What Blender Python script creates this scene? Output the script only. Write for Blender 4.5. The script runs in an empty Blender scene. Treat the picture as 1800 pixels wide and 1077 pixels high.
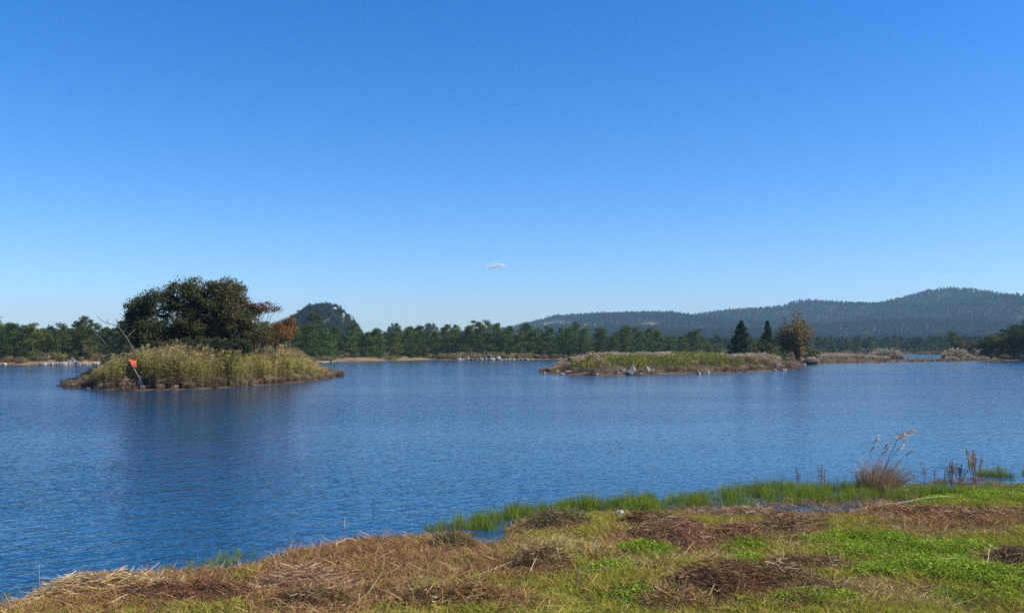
import bpy, math, random
import numpy as np
from mathutils import Vector, Matrix, noise as mnoise

R = math.radians
SC = bpy.context.scene
COL = SC.collection

# ------------------------------------------------------------------ camera
H, F, YH = 3.5, 1600.0, 614.0           # eye height above the water, focal length in photo pixels, horizon row
PITCH = math.atan((YH - 538.5) / F)
cam = bpy.data.cameras.new('camera')
cam.sensor_width = 36.0
cam.lens = 36.0 * F / 1800.0
cam.clip_start = 0.1
cam.clip_end = 20000
cam_o = bpy.data.objects.new('camera', cam)
cam_o.location = (0, 0, H)
cam_o.rotation_euler = (R(90) + PITCH, 0, 0)
COL.objects.link(cam_o)
SC.camera = cam_o

# ------------------------------------------------------------------ sky, sun, exposure
SUN_AZ, SUN_EL = 98.0, 42.0             # clockwise from the view direction
world = bpy.data.worlds.new('World')
SC.world = world
world.use_nodes = True
wn = world.node_tree
for n in list(wn.nodes):
    wn.nodes.remove(n)
sky = wn.nodes.new('ShaderNodeTexSky')
sky.sky_type = 'NISHITA'
sky.sun_disc = False
sky.sun_elevation = R(SUN_EL)
sky.sun_rotation = R(SUN_AZ)
sky.altitude = 0
sky.air_density = 1.0
sky.dust_density = 0.5
sky.ozone_density = 4.0
hs = wn.nodes.new('ShaderNodeHueSaturation')
hs.inputs['Saturation'].default_value = 1.38   # the phone's vivid blue
wb = wn.nodes.new('ShaderNodeMix'); wb.data_type = 'RGBA'; wb.blend_type = 'MULTIPLY'   # cool white balance
wb.inputs[0].default_value = 1.0
wb.inputs[7].default_value = (0.72, 0.79, 1.0, 1.0)
bg = wn.nodes.new('ShaderNodeBackground')
bg.inputs['Strength'].default_value = 0.118
wo = wn.nodes.new('ShaderNodeOutputWorld')
wn.links.new(sky.outputs[0], hs.inputs['Color'])
wn.links.new(hs.outputs[0], wb.inputs[6])
wn.links.new(wb.outputs[2], bg.inputs['Color'])
wn.links.new(bg.outputs[0], wo.inputs['Surface'])

sun = bpy.data.lights.new('sun', 'SUN')
sun.energy = 5.0
sun.angle = R(0.53)
sun.color = (1.0, 0.91, 0.74)
sun_o = bpy.data.objects.new('sun', sun)
sdir = Vector((math.cos(R(SUN_EL)) * math.sin(R(SUN_AZ)), math.cos(R(SUN_EL)) * math.cos(R(SUN_AZ)), math.sin(R(SUN_EL))))
sun_o.rotation_euler = (-sdir).to_track_quat('-Z', 'Y').to_euler()
sun_o.location = sdir * 100
COL.objects.link(sun_o)

SC.view_settings.view_transform = 'Standard'
SC.view_settings.look = 'None'
SC.view_settings.exposure = 0.63
SC.view_settings.gamma = 1.0
SC.view_settings.use_curve_mapping = False
SC.render.engine = 'CYCLES'
SC.cycles.use_denoising = False
SC.cycles.max_bounces = 6
SC.cycles.volume_bounces = 0
SC.cycles.transparent_max_bounces = 24
SC.cycles.use_adaptive_sampling = True
SC.cycles.adaptive_threshold = 0.008

# ------------------------------------------------------------------ helpers
def ray(x, y):
    d = Vector(((x - 900) / F, 1.0, (538.5 - y) / F))
    c, s = math.cos(PITCH), math.sin(PITCH)
    return Vector((d.x, d.y * c - d.z * s, d.y * s + d.z * c))

def W(x, y, z=0.0):
    """where the ray through photo pixel (x, y) meets the level z"""
    d = ray(x, y)
    t = (z - H) / d.z
    return Vector((d.x * t, d.y * t, z))

def at(x, y, Y):
    d = ray(x, y)
    t = Y / d.y
    return Vector((d.x * t, Y, H + d.z * t))

def tag(o, label=None, cat=None, group=None, kind=None):
    if label: o['label'] = label
    if cat: o['category'] = cat
    if group: o['group'] = group
    if kind: o['kind'] = kind
    return o

def nth(k):
    return '%d%s' % (k, 'th' if 10 <= k % 100 <= 20 else {1: 'st', 2: 'nd', 3: 'rd'}.get(k % 10, 'th'))

class MB:
    def __init__(s):
        s.v, s.c, s.f, s.m, s.sm, s.n = [], [], [], [], [], 0
    def add(s, v, f, c=(1, 1, 1), m=0, smooth=False):
        v = np.asarray(v, dtype=np.float32).reshape(-1, 3)
        f = np.asarray(f, dtype=np.int64)
        c = np.asarray(c, dtype=np.float32)
        if c.ndim == 1: c = np.tile(c, (len(v), 1))
        s.v.append(v); s.c.append(c); s.f.append(f + s.n)
        s.m.append(np.full(len(f), m)); s.sm.append(np.full(len(f), smooth))
        s.n += len(v)
    def quads(s, q, c, m=0):
        """q (n,4,3); c (n,3) or (n,4,3)"""
        n = len(q)
        c = np.asarray(c, dtype=np.float32)
        if c.ndim == 2: c = np.repeat(c[:, None, :], 4, axis=1)
        s.add(q.reshape(-1, 3), np.arange(n * 4).reshape(n, 4), c.reshape(-1, 3), m)
    def tube(s, pts, rad, sides=6, c=(1, 1, 1), m=0):
        pts = np.asarray(pts, dtype=float); n = len(pts)
        rad = np.broadcast_to(np.asarray(rad, dtype=float), (n,))
        t = np.gradient(pts, axis=0); t /= np.linalg.norm(t, axis=1)[:, None] + 1e-9
        up = np.tile([0.0, 0, 1], (n, 1)); up[np.abs(t[:, 2]) > 0.9] = [1, 0, 0]
        if np.abs(t[:, 2]).mean() > 0.6: up[:] = [1, 0, 0]
        else: up[:] = [0, 0, 1]
        a = np.cross(t, up); a /= np.linalg.norm(a, axis=1)[:, None] + 1e-9
        b = np.cross(t, a)
        th = np.linspace(0, 2 * math.pi, sides, endpoint=False)
        ring = pts[:, None, :] + rad[:, None, None] * (np.cos(th)[None, :, None] * a[:, None, :] + np.sin(th)[None, :, None] * b[:, None, :])
        i = np.arange(n - 1)[:, None] * sides; j = np.arange(sides)[None, :]; k = (j + 1) % sides
        f = np.stack([i + j, i + k, i + sides + k, i + sides + j], axis=-1).reshape(-1, 4)
        s.add(ring.reshape(-1, 3), f, c, m, True)
        for e in (0, n - 1):      # end caps as quads
            base = s.n
            rr = ring[e]
            cap = [(0, q, q + 1, q + 1) for q in range(1, sides - 1)]
            cap = np.array([(0, q, q + 1) for q in range(1, sides - 1)])
            s.add(rr, cap, c, m, False)
    def mesh(s, name, mats):
        me = bpy.data.meshes.new(name)
        v = np.concatenate(s.v); c = np.concatenate(s.c)
        me.vertices.add(len(v)); me.vertices.foreach_set('co', v.ravel())
        tot = np.concatenate([np.full(len(f), f.shape[1]) for f in s.f])
        idx = np.concatenate([f.ravel() for f in s.f])
        st = np.concatenate([[0], np.cumsum(tot)[:-1]])
        me.loops.add(len(idx)); me.loops.foreach_set('vertex_index', idx.astype(np.int32))
        me.polygons.add(len(tot))
        me.polygons.foreach_set('loop_start', st.astype(np.int32))
        me.polygons.foreach_set('material_index', np.concatenate(s.m).astype(np.int32))
        me.polygons.foreach_set('use_smooth', np.concatenate(s.sm).astype(bool))
        a = me.color_attributes.new('tint', 'FLOAT_COLOR', 'POINT')
        a.data.foreach_set('color', np.hstack([c, np.ones((len(c), 1), np.float32)]).ravel())
        for m in (mats if isinstance(mats, (list, tuple)) else [mats]): me.materials.append(m)
        me.update(calc_edges=True)
        return me
    def build(s, name, mats, parent=None, loc=(0, 0, 0)):
        return link(name, s.mesh(name, mats), parent, loc)

def link(name, data, parent=None, loc=(0, 0, 0), rz=0.0, sc=None):
    o = bpy.data.objects.new(name, data)
    COL.objects.link(o)
    o.location = loc
    o.rotation_euler = (0, 0, rz)
    if sc is not None: o.scale = sc if hasattr(sc, '__len__') else (sc, sc, sc)
    if parent: o.parent = parent
    return o

def vnoise(x, y, s, seed=0.0):
    """smooth value noise on arrays, about -1..1"""
    x = np.asarray(x, float) / s + seed * 17.31; y = np.asarray(y, float) / s - seed * 9.77
    xi = np.floor(x); yi = np.floor(y); fx = x - xi; fy = y - yi
    fx = fx * fx * (3 - 2 * fx); fy = fy * fy * (3 - 2 * fy)
    def h(a, b):
        v = np.sin(a * 127.1 + b * 311.7 + seed * 74.7) * 43758.5453
        return (v - np.floor(v)) * 2 - 1
    return (h(xi, yi) * (1 - fx) + h(xi + 1, yi) * fx) * (1 - fy) + (h(xi, yi + 1) * (1 - fx) + h(xi + 1, yi + 1) * fx) * fy

def fbm(x, y, s, seed=0.0, o=4):
    t = 0; a = 1.0; n = 0
    for k in range(o):
        t = t + a * vnoise(x, y, s / 2 ** k, seed + k * 3.1); n += a; a *= 0.5
    return t / n

def smooth(t):
    t = np.clip(t, 0, 1)
    return t * t * (3 - 2 * t)

def poly_sd(px, py, poly):
    """signed distance to a closed polygon, positive inside"""
    px = np.asarray(px, float); py = np.asarray(py, float)
    d = np.full(px.shape, 1e18); ins = np.zeros(px.shape, bool)
    n = len(poly)
    for i in range(n):
        ax, ay = poly[i][:2]; bx, by = poly[(i + 1) % n][:2]
        ex, ey = bx - ax, by - ay
        t = np.clip(((px - ax) * ex + (py - ay) * ey) / (ex * ex + ey * ey + 1e-12), 0, 1)
        d = np.minimum(d, (px - ax - t * ex) ** 2 + (py - ay - t * ey) ** 2)
        c = ((ay > py) != (by > py)) & (px < (bx - ax) * (py - ay) / (by - ay + 1e-12) + ax)
        ins ^= c
    d = np.sqrt(d)
    return np.where(ins, d, -d)

# ------------------------------------------------------------------ materials
def nodes_mat(name):
    m = bpy.data.materials.new(name); m.use_nodes = True
    nt = m.node_tree
    for n in list(nt.nodes): nt.nodes.remove(n)
    out = nt.nodes.new('ShaderNodeOutputMaterial')
    return m, nt, out

def leaf_mat(name, transl=0.3, vary=0.35, gloss=0.04, rough=0.55, hue=0.02):
    m, nt, out = nodes_mat(name)
    N, L = nt.nodes.new, nt.links.new
    a = N('ShaderNodeAttribute'); a.attribute_name = 'tint'
    oi = N('ShaderNodeObjectInfo')
    mr = N('ShaderNodeMapRange'); mr.inputs[3].default_value = 1 - vary; mr.inputs[4].default_value = 1 + vary
    L(oi.outputs['Random'], mr.inputs[0])
    mh = N('ShaderNodeMath'); mh.operation = 'MULTIPLY_ADD'
    wn_ = N('ShaderNodeTexWhiteNoise'); wn_.noise_dimensions = '1D'
    L(oi.outputs['Random'], wn_.inputs['W'])
    L(wn_.outputs['Value'], mh.inputs[0]); mh.inputs[1].default_value = 2 * hue; mh.inputs[2].default_value = 0.5 - hue
    hv = N('ShaderNodeHueSaturation')
    L(mh.outputs[0], hv.inputs['Hue']); L(mr.outputs[0], hv.inputs['Value']); L(a.outputs['Color'], hv.inputs['Color'])
    d = N('ShaderNodeBsdfDiffuse'); L(hv.outputs[0], d.inputs['Color'])
    t = N('ShaderNodeBsdfTranslucent'); L(hv.outputs[0], t.inputs['Color'])
    mx = N('ShaderNodeMixShader'); mx.inputs[0].default_value = transl
    L(d.outputs[0], mx.inputs[1]); L(t.outputs[0], mx.inputs[2])
    g = N('ShaderNodeBsdfGlossy'); g.inputs['Roughness'].default_value = rough; g.inputs['Color'].default_value = (.8, .8, .8, 1)
    m2 = N('ShaderNodeMixShader'); m2.inputs[0].default_value = gloss
    L(mx.outputs[0], m2.inputs[1]); L(g.outputs[0], m2.inputs[2])
    L(m2.outputs[0], out.inputs['Surface'])
    return m

def bark_mat(name, c1, c2, scale=6):
    m, nt, out = nodes_mat(name)
    N, L = nt.nodes.new, nt.links.new
    tc = N('ShaderNodeTexCoord'); mp = N('ShaderNodeMapping'); mp.inputs['Scale'].default_value = (scale, scale, scale * .25)
    no = N('ShaderNodeTexNoise'); no.inputs['Scale'].default_value = 1; no.inputs['Detail'].default_value = 5
    L(tc.outputs['Object'], mp.inputs[0]); L(mp.outputs[0], no.inputs['Vector'])
    cr = N('ShaderNodeValToRGB'); cr.color_ramp.elements[0].position = .35; cr.color_ramp.elements[1].position = .7
    cr.color_ramp.elements[0].color = (*c1, 1); cr.color_ramp.elements[1].color = (*c2, 1)
    L(no.outputs['Fac'], cr.inputs[0])
    b = N('ShaderNodeBsdfPrincipled'); b.inputs['Roughness'].default_value = .85
    bp = N('ShaderNodeBump'); bp.inputs['Strength'].default_value = .6; bp.inputs['Distance'].default_value = .03
    L(no.outputs['Fac'], bp.inputs['Height']); L(bp.outputs[0], b.inputs['Normal'])
    L(cr.outputs[0], b.inputs['Base Color']); L(b.outputs[0], out.inputs['Surface'])
    return m

def rock_mat(name, light, mid, dark, scale=1.0):
    m, nt, out = nodes_mat(name)
    N, L = nt.nodes.new, nt.links.new
    tc = N('ShaderNodeTexCoord'); oi = N('ShaderNodeObjectInfo')
    ad = N('ShaderNodeVectorMath'); ad.operation = 'MULTIPLY_ADD'
    cb = N('ShaderNodeCombineXYZ')
    for k in range(3): L(oi.outputs['Random'], cb.inputs[k])
    L(cb.outputs[0], ad.inputs[0]); ad.inputs[1].default_value = (37, 17, 53); L(tc.outputs['Object'], ad.inputs[2])
    no = N('ShaderNodeTexNoise'); no.inputs['Scale'].default_value = 1.6 * scale; no.inputs['Detail'].default_value = 8; no.inputs['Roughness'].default_value = .65
    L(ad.outputs[0], no.inputs['Vector'])
    cr = N('ShaderNodeValToRGB')
    e = cr.color_ramp.elements
    e[0].position = .36; e[0].color = (*dark, 1); e[1].position = .66; e[1].color = (*light, 1)
    q = e.new(.47); q.color = (*mid, 1)
    L(no.outputs['Fac'], cr.inputs[0])
    b = N('ShaderNodeBsdfPrincipled'); b.inputs['Roughness'].default_value = .9
    vo = N('ShaderNodeTexVoronoi'); vo.inputs['Scale'].default_value = 4 * scale; vo.feature = 'DISTANCE_TO_EDGE'
    L(ad.outputs[0], vo.inputs['Vector'])
    mt = N('ShaderNodeMath'); mt.operation = 'ADD'
    L(no.outputs['Fac'], mt.inputs[0]); L(vo.outputs['Distance'], mt.inputs[1])
    bp = N('ShaderNodeBump'); bp.inputs['Strength'].default_value = .9; bp.inputs['Distance'].default_value = .15
    L(mt.outputs[0], bp.inputs['Height']); L(bp.outputs[0], b.inputs['Normal'])
    L(cr.outputs[0], b.inputs['Base Color']); L(b.outputs[0], out.inputs['Surface'])
    return m

def soil_mat(name, cols, scale=1.0, bump=.05, tint=False):
    """noise mix of several earth colours; with tint, multiplied onto the vertex tint"""
    m, nt, out = nodes_mat(name)
    N, L = nt.nodes.new, nt.links.new
    g = N('ShaderNodeNewGeometry')
    n1 = N('ShaderNodeTexNoise'); n1.inputs['Scale'].default_value = scale; n1.inputs['Detail'].default_value = 6; n1.inputs['Roughness'].default_value = .65
    L(g.outputs['Position'], n1.inputs['Vector'])
    cr = N('ShaderNodeValToRGB'); e = cr.color_ramp.elements
    k = len(cols)
    e[0].position = .3; e[0].color = (*cols[0], 1); e[1].position = .7; e[1].color = (*cols[-1], 1)
    for i in range(1, k - 1):
        q = e.new(.3 + .4 * i / (k - 1)); q.color = (*cols[i], 1)
    L(n1.outputs['Fac'], cr.inputs[0])
    src = cr.outputs[0]
    if tint:
        a = N('ShaderNodeAttribute'); a.attribute_name = 'tint'
        mx = N('ShaderNodeMix'); mx.data_type = 'RGBA'; mx.blend_type = 'MULTIPLY'; mx.inputs[0].default_value = 1
        L(cr.outputs[0], mx.inputs[6]); L(a.outputs['Color'], mx.inputs[7]); src = mx.outputs[2]
    n2 = N('ShaderNodeTexNoise'); n2.inputs['Scale'].default_value = scale * 9; n2.inputs['Detail'].default_value = 4
    L(g.outputs['Position'], n2.inputs['Vector'])
    b = N('ShaderNodeBsdfPrincipled'); b.inputs['Roughness'].default_value = .95
    b.inputs['Specular IOR Level'].default_value = .15
    bp = N('ShaderNodeBump'); bp.inputs['Strength'].default_value = .8; bp.inputs['Distance'].default_value = bump
    L(n2.outputs['Fac'], bp.inputs['Height']); L(bp.outputs[0], b.inputs['Normal'])
    L(src, b.inputs['Base Color']); L(b.outputs[0], out.inputs['Surface'])
    return m

def plain_mat(name, c, rough=.6, transl=0.0):
    m, nt, out = nodes_mat(name)
    N, L = nt.nodes.new, nt.links.new
    tc = N('ShaderNodeTexCoord')
    no = N('ShaderNodeTexNoise'); no.inputs['Scale'].default_value = 5; no.inputs['Detail'].default_value = 4
    L(tc.outputs['Object'], no.inputs['Vector'])
    mr = N('ShaderNodeMapRange'); mr.inputs[3].default_value = .75; mr.inputs[4].default_value = 1.2
    L(no.outputs['Fac'], mr.inputs[0])
    hv = N('ShaderNodeHueSaturation'); hv.inputs['Color'].default_value = (*c, 1); L(mr.outputs[0], hv.inputs['Value'])
    b = N('ShaderNodeBsdfPrincipled'); b.inputs['Roughness'].default_value = rough
    L(hv.outputs[0], b.inputs['Base Color'])
    if transl:
        t = N('ShaderNodeBsdfTranslucent'); L(hv.outputs[0], t.inputs['Color'])
        mx = N('ShaderNodeMixShader'); mx.inputs[0].default_value = transl
        L(b.outputs[0], mx.inputs[1]); L(t.outputs[0], mx.inputs[2]); L(mx.outputs[0], out.inputs['Surface'])
    else:
        L(b.outputs[0], out.inputs['Surface'])
    return m

def water_mat():
    m, nt, out = nodes_mat('lake_water')
    N, L = nt.nodes.new, nt.links.new
    g = N('ShaderNodeNewGeometry')
    def wavelet(rz, sx, sy, detail, amp, rough=.5, dist=0.0):
        mp = N('ShaderNodeMapping'); mp.vector_type = 'TEXTURE'
        mp.inputs['Rotation'].default_value = (0, 0, R(rz)); mp.inputs['Scale'].default_value = (sx, sy, 1)
        L(g.outputs['Position'], mp.inputs[0])
        no = N('ShaderNodeTexNoise'); no.noise_dimensions = '2D'
        no.inputs['Scale'].default_value = 1; no.inputs['Detail'].default_value = detail; no.inputs['Roughness'].default_value = rough
        no.inputs['Distortion'].default_value = dist
        L(mp.outputs[0], no.inputs['Vector'])
        mu = N('ShaderNodeMath'); mu.operation = 'MULTIPLY'; mu.inputs[1].default_value = amp
        L(no.outputs['Fac'], mu.inputs[0])
        return mu.outputs[0]
    # gusts: broad areas of rougher and calmer water
    gu = N('ShaderNodeTexNoise'); gu.noise_dimensions = '2D'; gu.inputs['Scale'].default_value = 1; gu.inputs['Detail'].default_value = 3
    mp = N('ShaderNodeMapping'); mp.vector_type = 'TEXTURE'; mp.inputs['Scale'].default_value = (70, 22, 1); mp.inputs['Rotation'].default_value = (0, 0, R(12))
    L(g.outputs['Position'], mp.inputs[0]); L(mp.outputs[0], gu.inputs['Vector'])
    gm = N('ShaderNodeMapRange'); gm.inputs[1].default_value = .3; gm.inputs[2].default_value = .7; gm.inputs[3].default_value = .5; gm.inputs[4].default_value = 1.3
    L(gu.outputs['Fac'], gm.inputs[0])
    hs_ = [wavelet(46, .66, .27, 2, .115, .5, .3), wavelet(-28, .52, .24, 2, .075, .5, .3), wavelet(30, 2.2, 1.0, 1, .10), wavelet(0, .2, .15, 2, .022)]
    s = hs_[0]
    for h in hs_[1:]:
        a = N('ShaderNodeMath'); a.operation = 'ADD'; L(s, a.inputs[0]); L(h, a.inputs[1]); s = a.outputs[0]
    mu = N('ShaderNodeMath'); mu.operation = 'MULTIPLY'; L(s, mu.inputs[0]); L(gm.outputs[0], mu.inputs[1])
    bp = N('ShaderNodeBump'); bp.inputs['Strength'].default_value = 1.0; bp.inputs['Distance'].default_value = .33
    L(mu.outputs[0], bp.inputs['Height'])
    b = N('ShaderNodeBsdfPrincipled')
    b.inputs['Base Color'].default_value = (.005, .046, .108, 1)
    b.inputs['Roughness'].default_value = .09
    b.inputs['IOR'].default_value = 1.333
    L(bp.outputs[0], b.inputs['Normal'])
    L(b.outputs[0], out.inputs['Surface'])
    return m

M = {}
M['water'] = water_mat()
M['pine'] = leaf_mat('pine_needles', .25, .38, .01, hue=.03)
M['broad'] = leaf_mat('broad_leaves', .3, .25, .015, .6, hue=.015)
M['hero'] = leaf_mat('island_leaves', .3, .12, .012, .6, hue=.008)
M['reed'] = leaf_mat('reed_leaves', .3, .34, .02, hue=.018)
M['dry'] = leaf_mat('dry_stalks', .2, .25, .03, hue=.012)
M['grass'] = leaf_mat('grass_blades', .35, .25, .015, .5, hue=.018)
M['bark'] = bark_mat('dark_bark', (.035, .026, .02), (.10, .08, .062))
M['pale_bark'] = bark_mat('bleached_bark', (.07, .06, .05), (.19, .16, .13))
M['rock'] = rock_mat('pale_limestone', (.52, .49, .45), (.36, .335, .30), (.09, .085, .08))
M['dark_rock'] = rock_mat('weathered_limestone', (.27, .26, .245), (.09, .087, .085), (.025, .024, .024))
M['bed'] = soil_mat('lake_mud', [(.03, .03, .025), (.06, .05, .04)], .3)
M['bank'] = soil_mat('grassy_earth', [(.07, .048, .024), (.12, .085, .04), (.18, .135, .06)], 1.6, .06, tint=True)
M['shore'] = soil_mat('dry_shore_earth', [(.10, .075, .048), (.19, .135, .082), (.27, .20, .125)], .25, .15)
M['isle'] = soil_mat('island_earth', [(.06, .045, .03), (.12, .085, .052)], .5, .1)
M['hill'] = soil_mat('wooded_hill_floor', [(.03, .045, .018), (.045, .06, .025), (.05, .055, .025)], .02, .5, tint=False)
M['field'] = soil_mat('dry_fields', [(.16, .115, .06), (.24, .18, .095), (.2, .13, .07)], .05, .2)
M['forest_floor'] = soil_mat('forest_floor', [(.05, .04, .025), (.09, .07, .04)], .3, .2)

# ------------------------------------------------------------------ grids
def grid(name, xs, ys, zf, mats, tint=None, mat_idx=None, parent=None):
    X, Y = np.meshgrid(xs, ys)
    Z = zf(X, Y)
    nx, ny = len(xs), len(ys)
    v = np.stack([X, Y, Z], -1).reshape(-1, 3)
    i = (np.arange(ny - 1)[:, None] * nx + np.arange(nx - 1)[None, :]).ravel()
    f = np.stack([i, i + 1, i + nx + 1, i + nx], -1)
    mb = MB()
    c = (1, 1, 1) if tint is None else tint(X, Y).reshape(-1, 3)
    mb.add(v, f, c, 0, True)
    if mat_idx is not None:
        cx = v[f].mean(axis=1)
        mb.m = [mat_idx(cx[:, 0], cx[:, 1])]
    return mb.build(name, mats, parent)

# ------------------------------------------------------------------ shapes of the land
# near bank: shore row as a function of X
near_px = [(-700, 1230), (-300, 1135), (0, 1074), (90, 1056), (200, 1030), (300, 1020), (430, 1003), (480, 988), (600, 960), (700, 952), (800, 947),
           (850, 953), (900, 932), (960, 914), (1050, 908), (1150, 904), (1250, 906), (1400, 905), (1540, 899), (1640, 876), (1700, 862), (1800, 856), (1950, 850), (2400, 838), (3200, 836)]
near_w = np.array([W(x, y)[:2] for x, y in near_px])
near_w = np.vstack([[-80, 2.0], [-30, 5.0], near_w, [120, near_w[-1][1] + 6]])
near_w = near_w[np.argsort(near_w[:, 0])]
def near_d(X, Y):
    return np.interp(X, near_w[:, 0], near_w[:, 1]) - Y
# hollows and humps of the near bank (pixel centre, half sizes in metres, height)
HUMPS = []
def near_z(X, Y):
    d = near_d(X, Y) + .35 * vnoise(X, Y, 1.1, 2) + .22 * vnoise(X, Y, .45, 3)
    z = np.where(d > 0, .03 + .12 * (1 - np.exp(-np.clip(d, 0, None) / 1.6)) + .022 * np.clip(d, 0, None), .03 + .11 * d)
    z = z + np.where(d > .2, (.05 + .05 * smooth((d - .5) / 3)) * fbm(X, Y, 1.5, 5, 4) + .05 * smooth((d - .5) / 2) * vnoise(X, Y, .5, 6), .02 * vnoise(X, Y, .8, 4))
    z = z + .15 * np.clip(10.3 - Y, 0, None) * smooth((10.3 - Y) / 6) + .0 * X
    for (hx, hy, rx, ry, rot, hh) in HUMPS:
        c, s = math.cos(rot), math.sin(rot)
        u = ((X - hx) * c + (Y - hy) * s) / rx; w = (-(X - hx) * s + (Y - hy) * c) / ry
        z = z + hh * np.exp(-(u * u + w * w) * 1.3)
    return np.maximum(z, -1.2)

def wpoly(pts):
    return [tuple(W(x, y)[:2]) for x, y in pts]

isle_poly = wpoly([(104, 678), (125, 681.5), (165, 683.5), (215, 685), (300, 685), (360, 683), (400, 680.5), (480, 675), (550, 668.5), (600, 661.5)]) + \
    [(-22.6, 122), (-25.5, 126), (-32, 112), (-37.5, 103), (-42.3, 95), (-43.6, 88.5)]
def isle_z(X, Y):
    d = poly_sd(X, Y, isle_poly) + .35 * vnoise(X, Y, 1.7, 7)
    return np.where(d > 0, .05 + .95 * smooth((d - .2) / 7) + .08 * smooth(d) * fbm(X, Y, 2.5, 3), .05 + .3 * d).clip(-1.2)

pen_poly = wpoly([(956, 656), (1000, 658.5), (1090, 659), (1180, 657), (1280, 655.5), (1330, 653), (1385, 649.5), (1400, 645), (1402, 640.5), (1450, 638.5), (1530, 637), (1640, 635.5), (1700, 634.5), (1760, 634)]) + \
    wpoly([(1760, 631.5), (1660, 631.8), (1590, 632), (1540, 631), (1470, 629), (1400, 629)]) + [(38, 300), (24, 240), (14, 205), (8.5, 170), (4.5, 145)]
def pen_z(X, Y):
    d = poly_sd(X, Y, pen_poly) + .7 * vnoise(X, Y, 4, 9)
    low = 1 - .75 * smooth((X - 96) / 14)      # the far end of the spit lies barely above the water
    return np.where(d > 0, .07 + low * (1.0 * smooth(d / 9) + .12 * smooth(d) * fbm(X, Y, 5, 8)), .07 + .25 * d).clip(-1.2)

far_line = wpoly([(-900, 648), (-300, 643), (0, 640), (60, 640.5), (185, 640), (330, 639), (545, 637), (600, 634.5), (680, 633.5), (760, 631.5), (800, 632.5), (930, 631.5),
                  (1000, 631), (1090, 630.5), (1200, 629), (1255, 627), (1270, 625.5), (1330, 624.2), (1450, 623.2), (1520, 622.6), (1600, 622.3), (1662, 622.6), (1676, 626), (1690, 631.5),
                  (1720, 633), (1800, 633.5), (2100, 637), (2700, 645)])
far_poly = far_line + [(1200, 400), (1200, 1300), (-1200, 1300), (-1200, 300)]
def far_z(X, Y):
    d = poly_sd(X, Y, far_poly) + 2.0 * vnoise(X, Y, 14, 1) + .8 * vnoise(X, Y, 5, 2)
    z = np.where(d > 0, .12 + 1.1 * smooth(d / 10) + .012 * d + .25 * fbm(X, Y, 12, 6), .12 + .15 * d)
    hx, hy = 235, 372                     # the wooded headland
    z = z + np.where(d > 0, smooth(d / 25), 0) * 11.0 * np.exp(-(((X - hx) / 58) ** 2 + ((Y - hy) / 60) ** 2))
    z = z + np.where(d > 30, 1, 0) * 2.0 * smooth((d - 30) / 200)
    return z.clip(-1.5)

RIDGE_D = 1900.0
ridge_px = [(-2200, 600), (300, 600), (760, 592), (860, 586), (930, 577), (985, 562), (1040, 557), (1100, 555), (1180, 555), (1220, 560), (1270, 552), (1300, 549), (1380, 545), (1420, 533), (1480, 537),
            (1560, 540), (1600, 529), (1640, 516), (1690, 511), (1740, 521), (1800, 535), (1900, 545), (2100, 548), (2400, 570), (3000, 590)]
rx_ = np.array([(x - 900) / F * RIDGE_D for x, _ in ridge_px])
rz_ = np.array([(YH - y) / F * RIDGE_D + H + 2 for _, y in ridge_px])
HK = 1.6
def hill_z(X, Y):
    return HK * hill_shape(X / HK, Y / HK) - (HK - 1) * 3.2
def hill_shape(X, Y):
    r = np.interp(X + 25 * vnoise(X, Y, 160, 5), rx_, rz_)
    t = (Y - 760) / (RIDGE_D - 760)
    spur = fbm(X + .25 * Y, Y * .55, 260, 11, 4)
    prof = np.clip(t, 0, 1) ** 1.5
    z = 3.2 + (r - 3) * prof * (1 + .95 * spur * (1 - prof)) + 16 * spur * np.clip(t * 1.5, 0, 1) * (1 - prof)
    # a nearer rounded spur in front of the summit
    z = np.maximum(z, 40 * np.exp(-(((X - 560) / 260) ** 2 + ((Y - 1330) / 260) ** 2)) + 8 * spur)
    z = np.maximum(z, 26 * np.exp(-(((X - 330) / 220) ** 2 + ((Y - 1250) / 220) ** 2)) + 5 * spur)
    back = np.clip((Y - RIDGE_D) / 900, 0, 1)
    return np.maximum(z * (1 - .8 * smooth(back)), 2.6 - 6 * np.clip((445 - Y) / 20, 0, 1))

def knoll_z(cx, cy, rx, ry, h, p=2.6, seed=0):
    def f(X, Y):
        u = np.sqrt(((X - cx) / rx) ** 2 + ((Y - cy) / ry) ** 2) * (1 + .16 * fbm(X, Y, rx * .8, seed, 3))
        return -2 + (h + 2) * np.clip(1 - u ** p, 0, 1) ** .85 + .05 * h * fbm(X, Y, rx * .35, seed + 2, 3) * (u < 1)
    return f

# ------------------------------------------------------------------ setting
mb = MB()
S = 6000
mb.add([(-S, -S, -2.2), (S, -S, -2.2), (S, 4900, -2.2), (-S, 4900, -2.2)], [(0, 1, 2, 3)])
tag(mb.build('ground', M['bed']), 'dark lake bed and ground under everything', 'ground', kind='structure')
mb = MB()
mb.add([(-1500, -150, 0), (1500, -150, 0), (1500, 1100, 0), (-1500, 1100, 0)], [(0, 1, 2, 3)])
tag(mb.build('lake_water', M['water']), 'wind rippled blue lake water', 'lake', kind='structure')

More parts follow.
